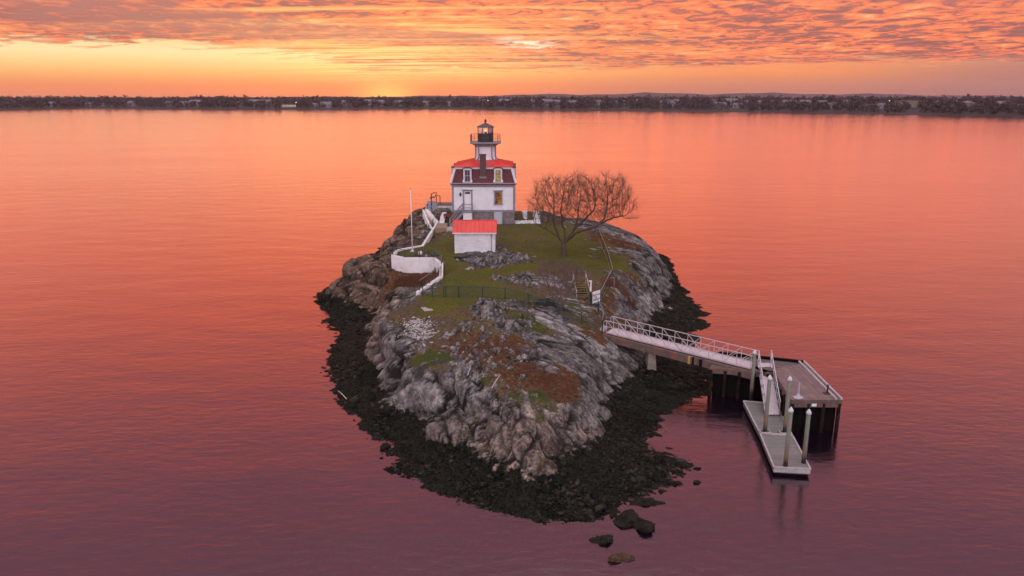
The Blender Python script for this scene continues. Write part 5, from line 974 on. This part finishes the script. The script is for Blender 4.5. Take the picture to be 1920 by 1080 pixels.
# ================================================================ bare trees grown toward their crown shapes
def grow(base, limbs, attract, D=.34, di=2.4, dk=.55, iters=90, fine=None):
    nodes = [np.array(base, float)]; par = [-1]
    for L_ in limbs:                       # hand-set limbs: (start index or -1 for the last trunk node, points)
        cur = L_[0]
        for p in L_[1]:
            a = nodes[cur]; b = np.array(p, float); n = max(1, int(np.linalg.norm(b-a)/D))
            for k in range(1, n+1): nodes.append(a+(b-a)*k/n+rng.normal(0, .035, 3)); par.append(cur if k == 1 else len(nodes)-2)
            cur = len(nodes)-1
        L_.append(cur)
    A_ = attract.copy(); N_ = np.array(nodes); par = list(par)
    for it in range(iters):
        if len(A_) == 0: break
        d2 = ((A_[:, None, :]-N_[None])**2).sum(2); j = d2.argmin(1); dm = np.sqrt(d2[np.arange(len(A_)), j]); new = []; npar = []
        for nn_ in np.unique(j[dm < di]):
            v = A_[(j == nn_) & (dm < di)]-N_[nn_]; v = v/np.linalg.norm(v, axis=1)[:, None]; s = v.sum(0)+rng.normal(0, .25, 3)
            if par[nn_] >= 0: pv = N_[nn_]-N_[par[nn_]]; s = s/np.linalg.norm(s)+.45*pv/np.linalg.norm(pv)
            new.append(N_[nn_]+D*s/np.linalg.norm(s)); npar.append(nn_)
        if not new: break
        N_ = np.vstack([N_, np.array(new)]); par += npar
        k = len(new); d2 = ((A_[:, None, :]-N_[None, -k:])**2).sum(2).min(1); A_ = A_[d2 > dk*dk]
    return N_, np.array(par)
def tree_mesh(N_, par, rtip, rtrunk, name, mat, parent, twigs=0, tl=.4, expo=2.3, droop=0):
    n = len(N_); kids_ = [[] for _ in range(n)]; r = np.zeros(n)
    for i in range(1, n): kids_[par[i]].append(i)
    for i in range(n-1, -1, -1): r[i] = rtip if not kids_[i] else sum(r[k]**expo for k in kids_[i])**(1/expo)
    # children always come after parents, so one reverse pass is enough
    r *= 1; r = rtip+(r-rtip)*((rtrunk-rtip)/(r[0]-rtip))
    mb = MB(); started = [(0, -1)]
    def chain(i, first):
        pts_ = [first] if first is not None else []; rs = [r[i]] if first is not None else []
        c = i
        while True:
            pts_.append(N_[c]); rs.append(r[c])
            if not kids_[c]: break
            ks = sorted(kids_[c], key=lambda k: -r[k])
            for k in ks[1:]: started.append((k, c))
            c = ks[0]
        return pts_, rs
    s0 = 0
    while s0 < len(started):
        i, p = started[s0]; s0 += 1; pts_, rs = chain(i, N_[p] if p >= 0 else None)
        if len(pts_) < 2: continue
        mb.tube([Vector(q) for q in pts_], [float(x) for x in rs], 7 if rs[0] > .08 else (4 if rs[0] > .025 else 3), cap=False)
    limb = mb.build(name, mat, parent, smooth=True)
    if twigs:
        tw_ = MB(); tips = [i for i in range(n) if r[i] < rtip*2.2]
        for i in tips:
            d0 = N_[i]-N_[par[i]]; d0 = d0/np.linalg.norm(d0)
            for _ in range(twigs):
                v = d0+rng.normal(0, .6, 3); v[2] += .35-droop; v /= np.linalg.norm(v); l_ = tl*(.5+rng.random()); a = N_[i]; mid_ = a+v*l_*.5+rng.normal(0, .04, 3)
                tw_.tube([Vector(a), Vector(mid_), Vector(a+v*l_+rng.normal(0, .06, 3))], [rtip*.8, rtip*.6, rtip*.35], 3, cap=False)
        tw_.build('twigs', mat, parent)
bark = simple('bare_bark', (.105, .066, .048), .9, .25, 4, col2=(.05, .034, .028), bd=.02)
tb = P(1057, 479); tb.z = hd(tb.x, tb.y)-.1; YTr = tb.y
def tv_(px, py, dy=0): p = V(px, py, YTr+dy); return np.array([p.x-tb.x, p.y-tb.y, p.z-tb.z])
limbs = [[0, [tv_(1057, 462), tv_(1055, 449)]]]
N0 = 0
def lobe(cx, cy, rx, ry, n, dyr, dyc=0):
    o = []
    while len(o) < n:
        a, b, c_ = rng.uniform(-1, 1, 3)
        if a*a+b*b+c_*c_ > 1 or rng.random() > .35+.65*(a*a+b*b+c_*c_): continue
        o.append(tv_(cx+a*rx, cy+b*ry, dyc+c_*dyr))
    return o
att = np.array(lobe(1035, 380, 38, 50, 800, 3.0, -.3)+lobe(1085, 369, 38, 45, 850, 3.2, .5)+lobe(1142, 371, 46, 42, 900, 3.0)+lobe(1180, 408, 18, 6, 60, 1)+lobe(1004, 395, 16, 22, 90, 2)+lobe(1100, 405, 60, 20, 160, 2.5, 1.0)+lobe(1160, 385, 38, 22, 160, 2)+[tv_(1050+rng.uniform(-55, 130), 345+rng.uniform(-22, 30), rng.uniform(-2, 2)) for _ in range(70)])
big_l = [[0, [tv_(1057, 462), tv_(1055.5, 450)]]]
nt0 = 2*1
tree1 = thing('bare_tree', tuple(tb), 0, 'large leafless spreading tree on the lawn right of the lighthouse', 'tree')
# indices resolved while growing: trunk first, then limbs from its top
def growtree():
    L_ = [[0, [tv_(1057, 464), tv_(1055.5, 452)]]]
    # trunk node count
    n = 0; a = np.zeros(3)
    for p in L_[0][1]: n += max(1, int(np.linalg.norm(p-a)/.34)); a = p
    top = n
    L_ += [[top, [tv_(1046, 441, -.2), tv_(1041, 425, -.4), tv_(1038, 400, -.4)]], [top, [tv_(1043, 441, .3), tv_(1026, 431, .5), tv_(1010, 424, .8), tv_(1002, 415, 1)]], [top, [tv_(1060, 440, .6), tv_(1056, 425, .9), tv_(1053, 400, 1)]],
           [top, [tv_(1070, 440, 0), tv_(1079, 424, -.2), tv_(1085, 400, -.3)]], [top, [tv_(1074, 439, -.6), tv_(1096, 430, -1.0), tv_(1118, 424, -1), tv_(1132, 412, -1), tv_(1138, 390, -.8)]], [top, [tv_(1082, 436, .8), tv_(1108, 428, 1.0), tv_(1130, 418, 1.0), tv_(1150, 408, .8), tv_(1172, 405, .6)]], [top, [tv_(1078, 430, .6), tv_(1096, 412, .9), tv_(1112, 395, .9)]]]
    return grow((0, 0, 0), L_, att, D=.26, di=2.4, dk=.42, iters=90)
Nn, pr_ = growtree(); tree_mesh(Nn, pr_, .0085, .30, 'trunk', bark, tree1, twigs=6, tl=.75, expo=1.92)
pink = simple('pinkish_twigs', (.15, .085, .085), .9, .2, 4)
tb = P(1050, 589); tb.z = hd(tb.x, tb.y)-.1; YTr = tb.y
tree2 = thing('bare_sapling', tuple(tb), 0, 'small many stemmed leafless tree with pinkish twigs beside the wooden steps', 'tree')
att = np.array(lobe(1052, 520, 46, 34, 420, 1.9)+lobe(1035, 505, 30, 18, 100, 1.2)+lobe(1078, 510, 30, 18, 100, 1.2))
L2 = [[0, [tv_(1046, 560, .1), tv_(1042, 535, .2)]], [0, [tv_(1052, 560, -.2), tv_(1056, 530, -.2)]], [0, [tv_(1060, 565, .2), tv_(1070, 540, .2), tv_(1079, 520, .3)]], [0, [tv_(1044, 570, -.2), tv_(1034, 550, -.2), tv_(1026, 528, -.3)]]]
Nn, pr_ = grow((0, 0, 0), L2, att, D=.22, di=2.0, dk=.32, iters=60); tree_mesh(Nn, pr_, .008, .10, 'trunk', pink, tree2, twigs=6, tl=.45, expo=2.4)
# dead brush scrub: short bare stems
def brush(px, py, r, h, n, lab, mat):
    p0 = P(px, py); p0.z = hd(p0.x, p0.y); mb = MB()
    for _ in range(n):
        a = rng.random()*6.283; rr_ = r*math.sqrt(rng.random()); b = Vector((math.cos(a)*rr_, math.sin(a)*rr_, 0)); b.z = hd(p0.x+b.x, p0.y+b.y)-p0.z-.03; t_ = b+Vector((rng.normal(0, .18), rng.normal(0, .18), h*(.5+.7*rng.random())))
        mb.tube([b, (b+t_)/2+Vector((rng.normal(0, .05), rng.normal(0, .05), 0)), t_], [.010, .008, .004], 3, cap=False)
    o = mb.build('brush', mat); o.location = p0; return tag(o, lab, 'brush', kind='stuff')
rb = simple('rusty_stems', (.16, .055, .030), .9, .25, 5)
for px, py, r, h, n, lab in ((768, 535, 1.9, .45, 1500, 'red brown dead brush below the white retaining wall'), (1040, 725, 1.7, .22, 700, 'red brown dead brush on the front rocks'), (1005, 700, 1.5, .20, 450, 'thin rusty brush on the slope above the front rocks'), (955, 655, 1.6, .20, 450, 'rusty dead brush among the middle rocks'), (890, 660, 1.6, .18, 350, 'sparse brown brush on the upper left of the front rocks'), (1165, 545, 1.6, .35, 800, 'rusty dead brush outside the right fence'), (1175, 460, 2.0, .35, 700, 'dark dead brush on the right slope'), (795, 500, 1.5, .35, 600, 'red brown dead brush right under the terrace wall')): brush(px, py, r, h, n, lab, rb)
# ================================================================ far shore
sh = [(-1300, 207), (-700, 208), (-200, 208), (0, 206.5), (150, 203), (300, 204.5), (500, 206), (640, 205.5), (740, 204), (900, 205), (1000, 207), (1150, 208), (1300, 209.5), (1450, 210.5), (1600, 213), (1700, 215), (1800, 217), (1920, 219.5), (2100, 224), (2500, 230)]
shp = [G(x, y, 0) for x, y in sh]
land = MB(); rows = [(0, -.6), (6, .8), (60, 3.0), (200, 6.5), (500, 8), (1200, 8), (3500, 6)]
def back(p, d): u = Vector((p.x, p.y, 0)).normalized(); return Vector((p.x, p.y, 0))+u*d
vs = []; n = len(shp)
for d_, z in rows:
    for p in shp: q = back(p, d_); vs.append((q.x, q.y, z))
fs = [(r*n+i, r*n+i+1, (r+1)*n+i+1, (r+1)*n+i) for r in range(len(rows)-1) for i in range(n-1)]
landm = simple('far_ground', (.034, .026, .020), .95, .3, .02, col2=(.022, .015, .014))
tag(land.add(vs, fs).build('far_shore', landm), kind='structure')
hil = MB(); vs = []; fs = []; K = 130
for r, (Yd, zz_) in enumerate(((4200, 0), (4700, 1), (5400, .6), (6300, 0))):
    for k in range(K):
        px = -1300+k*(3800/(K-1)); p = V(px, 300, Yd); e = {0: 4, 1: 1, 2: .7, 3: 0}[r]
        top = np.interp(px, [-250, 0, 400, 700, 1000, 1200, 1500, 1620, 1750, 1850, 2200], [14, 14, 16, 18, 30, 38, 37, 33, 28, 22, 18])
        vs.append((p.x, Yd, zz_*top*(1+.12*math.sin(k*.9)+.08*math.sin(k*2.3+r)) if zz_ else 2))
for r in range(3):
    for k in range(K-1): fs.append((r*K+k, r*K+k+1, (r+1)*K+k+1, (r+1)*K+k))
tag(hil.add(vs, fs).build('hills', simple('far_hills', (.055, .036, .042), .95, .2, .004), smooth=True), kind='structure')
# the wooded shore reads as one mass of bare crowns
spots = [(93, 200), (170, 200), (197, 199), (250, 198), (322, 199), (349, 198), (372, 196), (417, 194), (456, 195), (480, 197), (500, 196), (590, 202), (612, 203), (650, 197), (692, 196), (716, 196), (750, 199), (803, 195), (845, 198), (905, 196), (950, 196), (1000, 196), (1026, 197), (1046, 198), (1075, 200), (1124, 195), (1152, 196), (1170, 193), (1240, 196), (1262, 199), (1342, 195), (1371, 195), (1350, 204), (1384, 204), (1400, 197), (1424, 197), (1450, 197), (1480, 201), (1516, 201), (1540, 204), (1562, 205), (1585, 200), (1604, 199), (1630, 208), (1650, 206), (1880, 211), (1905, 213)]
def crowns(name, cnt, dmin, dmax, hmin, hmax, mat, per=26, lab=''):
    u = rng.random(cnt); px = -1200+u*3600; d_ = dmin+(dmax-dmin)*rng.random(cnt)**1.1; V_ = []; c = np.zeros((cnt, 3))
    sy0 = np.interp(px, [a[0] for a in sh], [a[1] for a in sh]); ok = np.ones(cnt, bool)
    for hx, hy, hw in [(a, b, 3) for a, b in spots]+[(1713, 205, 10), (1812, 209, 4), (543, 202, 12)]:
        hdist = max(14, (np.interp(hx, [a[0] for a in sh], [a[1] for a in sh])-hy)*17); ok &= ~((abs(px-hx) < hw) & (d_ < hdist+4))
    px, d_ = px[ok], d_[ok]; cnt = len(px); c = np.zeros((cnt, 3))
    sx_ = np.interp(px, [a[0] for a in sh], [p.x for p in shp]); sy_ = np.interp(px, [a[0] for a in sh], [p.y for p in shp]); L_ = np.hypot(sx_, sy_)
    gx_ = sx_*(1+d_/L_); gy_ = sy_*(1+d_/L_); gz = np.interp(d_, [r[0] for r in rows], [r[1] for r in rows])
    h = (hmin+(hmax-hmin)*rng.random(cnt)**1.4)*(.75+.5*fbm(px*.02, d_*.01, px*0, 2, .5, 7)); w = h*(.30+.22*rng.random(cnt))
    T = cnt*per; k = np.repeat(np.arange(cnt), per); o = rng.normal(0, 1, (T, 3)); o /= np.linalg.norm(o, axis=1)[:, None]; o *= (rng.random(T)**.4)[:, None]
    C_ = np.stack([gx_[k]+o[:, 0]*w[k], gy_[k]+o[:, 1]*w[k], gz[k]+h[k]*.58+o[:, 2]*h[k]*.42], 1); s = (w[k]*.34)[:, None]
    tri = np.stack([C_+rng.normal(0, 1, (T, 3))*s for _ in range(3)], 1); tri[:, :, 2] = np.maximum(tri[:, :, 2], gz[k][:, None]-.5); v = tri.reshape(-1, 3).astype(np.float32)
    # trunks
    me_ = bpy.data.meshes.new(name); me_.vertices.add(len(v)); me_.vertices.foreach_set('co', v.ravel()); me_.loops.add(T*3); me_.loops.foreach_set('vertex_index', np.arange(T*3, dtype=np.int32)); me_.polygons.add(T); me_.polygons.foreach_set('loop_start', np.arange(0, T*3, 3, dtype=np.int32)); me_.polygons.foreach_set('loop_total', np.full(T, 3, np.int32)); me_.update(calc_edges=True)
    me_.materials.append(mat); ob = bpy.data.objects.new(name, me_); COL.objects.link(ob); return tag(ob, lab, 'wood', kind='stuff')
cm = simple('bare_crowns', (.060, .036, .034), .95, .3, .03, col2=(.038, .024, .026))
crowns('far_wood', 12500, 12, 420, 5, 13, cm, 22, 'dark bare wood covering the far shore')
crowns('far_wood_backdrop', 2800, 300, 900, 10, 15, cm, 18, 'bare tree line rising behind the far shore')
wal = simple('pale_house_wall', (.27, .25, .28), .8, .1, .3); rfm = simple('grey_house_roof', (.17, .14, .15), .8, .1, .3); glow = litpane('far_window_light', (1.0, .62, .22), (1.0, .7, .3), .8)
hb = MB().box((-6, -4, 0), (6, 4, 5.2)); hr = MB().add([(-6.5, -4.5, 5.2), (6.5, -4.5, 5.2), (6.5, 4.5, 5.2), (-6.5, 4.5, 5.2), (-6.5, 0, 8.2), (6.5, 0, 8.2)], [(0, 1, 5, 4), (2, 3, 4, 5), (0, 4, 3), (1, 2, 5), (3, 2, 1, 0)])
H0 = thing('far_house', (0, 0, 0), 0, 'small pale house among the bare trees on the far shore', 'house', 'houses along the far shore'); hb.build('wall', wal, H0); hr.build('roof', rfm, H0)
wn = MB()
for x in (-4, -1.5, 1.5, 4): wn.box((x-.5, -4.05, 1.8), (x+.5, -3.98, 3.4))
wn.build('window', M['pane_dark'], H0)
def farpt(px, py):
    sy_ = np.interp(px, [a[0] for a in sh], [a[1] for a in sh]); d_ = max(14, (sy_-py)*17); q = back(Vector((np.interp(px, [a[0] for a in sh], [p.x for p in shp]), np.interp(px, [a[0] for a in sh], [p.y for p in shp]), 0)), d_); q.z = np.interp(d_, [r[0] for r in rows], [r[1] for r in rows]); return q
fh = H0
for i, (px, py) in enumerate(spots):
    q = farpt(px, py); o = H0 if i == 0 else copy_tree(H0); sc_ = .9+.6*random.random(); o.location = q; o.rotation_euler = (0, 0, random.uniform(-.6, .6)); o.scale = (sc_*(1+.5*random.random()), sc_, sc_)
q = farpt(1713, 205); wh = thing('warehouse', tuple(q), 0, 'long flat roofed beige warehouse on the far shore', 'warehouse'); MB().box((-29, -10, 0), (29, 10, 10)).build('wall', simple('beige_cladding', (.22, .17, .13), .8, .1, .1), wh); MB().box((-29.5, -10.5, 10), (29.5, 10.5, 10.5)).build('roof', rfm, wh)
q = farpt(1812, 209); wh = thing('apartment_house', tuple(q), 0, 'broad pale building with stepped roof at the right of the far shore', 'building'); MB().box((-12, -8, 0), (13, 8, 6)).box((-8, -7, 6), (6, 7, 9)).build('wall', simple('mauve_render', (.20, .17, .18), .8, .1, .2), wh); MB().add([(-8.5, -7.5, 9), (6.5, -7.5, 9), (6.5, 7.5, 9), (-8.5, 7.5, 9), (-1, 0, 11.5)], [(0, 1, 4), (1, 2, 4), (2, 3, 4), (3, 0, 4)]).build('roof', rfm, wh)
q = farpt(543, 202); wh = thing('lit_house', tuple(q), 0, 'low house with yellow lit windows on the far shore left of the lighthouse', 'house'); MB().box((-14, -5, 0), (14, 5, 5)).build('wall', wal, wh); MB().box((-14.5, -5.5, 5), (14.5, 5.5, 5.8)).build('roof', rfm, wh)
for x in (-9, -3, 2, 6, 11): MB().box((x-1.2, -5.1, 1.5), (x+1.2, -5.02, 3.6)).build('window', glow, wh)
lpm = litpane('street_light', (1.0, .8, .45), (1.0, .8, .45), 14)
L0 = None
for px, py in ((1665, 203), (1672, 204), (1790, 203), (556, 203), (1195, 197), (870, 196), (916, 196)):
    q = farpt(px, py)
    if L0 is None:
        L0 = thing('street_lamp', tuple(q), 0, 'lit street lamp glowing on the far shore', 'street lamp', 'street lamps on the far shore'); MB().tube([(0, 0, 0), (0, 0, 9), (0, -1.5, 9.5)], .15, 6).build('pole', M['slate'], L0); MB().lathe((0, -1.5, 9.0), [(.2, 0), (.5, .2), (.2, .5)], 8).build('lamp', lpm, L0)
    else: copy_tree(L0, loc=q)
# taller single trees along the shore
tm = MB(); 
for _ in range(90):
    v = Vector(rng.normal(0, 1, 3)).normalized()*(rng.random()**.4); c_ = Vector((v.x*5, v.y*5, 10+v.z*6)); tm.add([c_+Vector(rng.normal(0, 1.1, 3)) for _ in range(3)], [(0, 1, 2)])
T0 = thing('far_tree', (0, 0, 0), 0, 'taller bare tree standing out on the far shore', 'tree', 'taller bare trees on the far shore'); tm.build('crown', cm, T0); MB().tube([(0, 0, -1), (0, 0, 11)], [.5, .2], 6).build('trunk', bark, T0)
for i, px in enumerate((85, 128, 205, 262, 430, 652, 725, 762, 980, 1012, 1058, 1112, 1216, 1262, 1325, 1352, 1445, 1530, 1560, 1600, 1632, 1745, 1832)):
    q = farpt(px, 199-(px > 1400)*-6); o = T0 if i == 0 else copy_tree(T0); o.location = q; s_ = random.uniform(.9, 1.25); o.scale = (s_*1.2, s_, s_)
# wind turbines beyond the hills
tm = simple('turbine_white', (.35, .28, .30), .6, .05); TB = None
for i, (px, pt, pb) in enumerate(((1690, 166.5, 177), (1717, 168, 177.5), (1737, 168, 178), (1741.5, 167.5, 178), (1751, 165.5, 178), (1772, 166, 178))):
    a, b = V(px, pb, 5900), V(px, pt+2.5, 5900)
    if TB is None:
        TB = thing('wind_turbine', (0, 0, 0), 0, 'distant slender wind turbine above the right hand hills', 'wind turbine', 'wind turbines on the horizon'); MB().tube([(0, 0, 0), (0, 0, 1)], [.035, .02], 8).build('tower', tm, TB); MB().box((-.03, -.06, .99), (.03, .06, 1.03)).build('nacelle', tm, TB)
        for k in range(3): t_ = k*2.094+.5; MB().bar((0, -.07, 1.01), (math.sin(t_)*.48, -.07, 1.01+math.cos(t_)*.48), .03, .02).build('blade', tm, TB)
        o = TB
    else: o = copy_tree(TB)
    o.location = (a.x, a.y, a.z-25); hgt = b.z-a.z+25; o.scale = (hgt*.8,)*2+(hgt,)
HZ_D = 5e-5
m, nt, out = newmat('haze'); vp = nd(nt, 'ShaderNodeVolumePrincipled', {'Color': (.95, .72, .74, 1), 'Density': HZ_D, 'Anisotropy': .2}); nt.links.new(vp.outputs[0], out.inputs[1])
tag(MB().box((-4600, -900, -5.3), (4600, 7200, 150)).build('haze', m), kind='stuff')
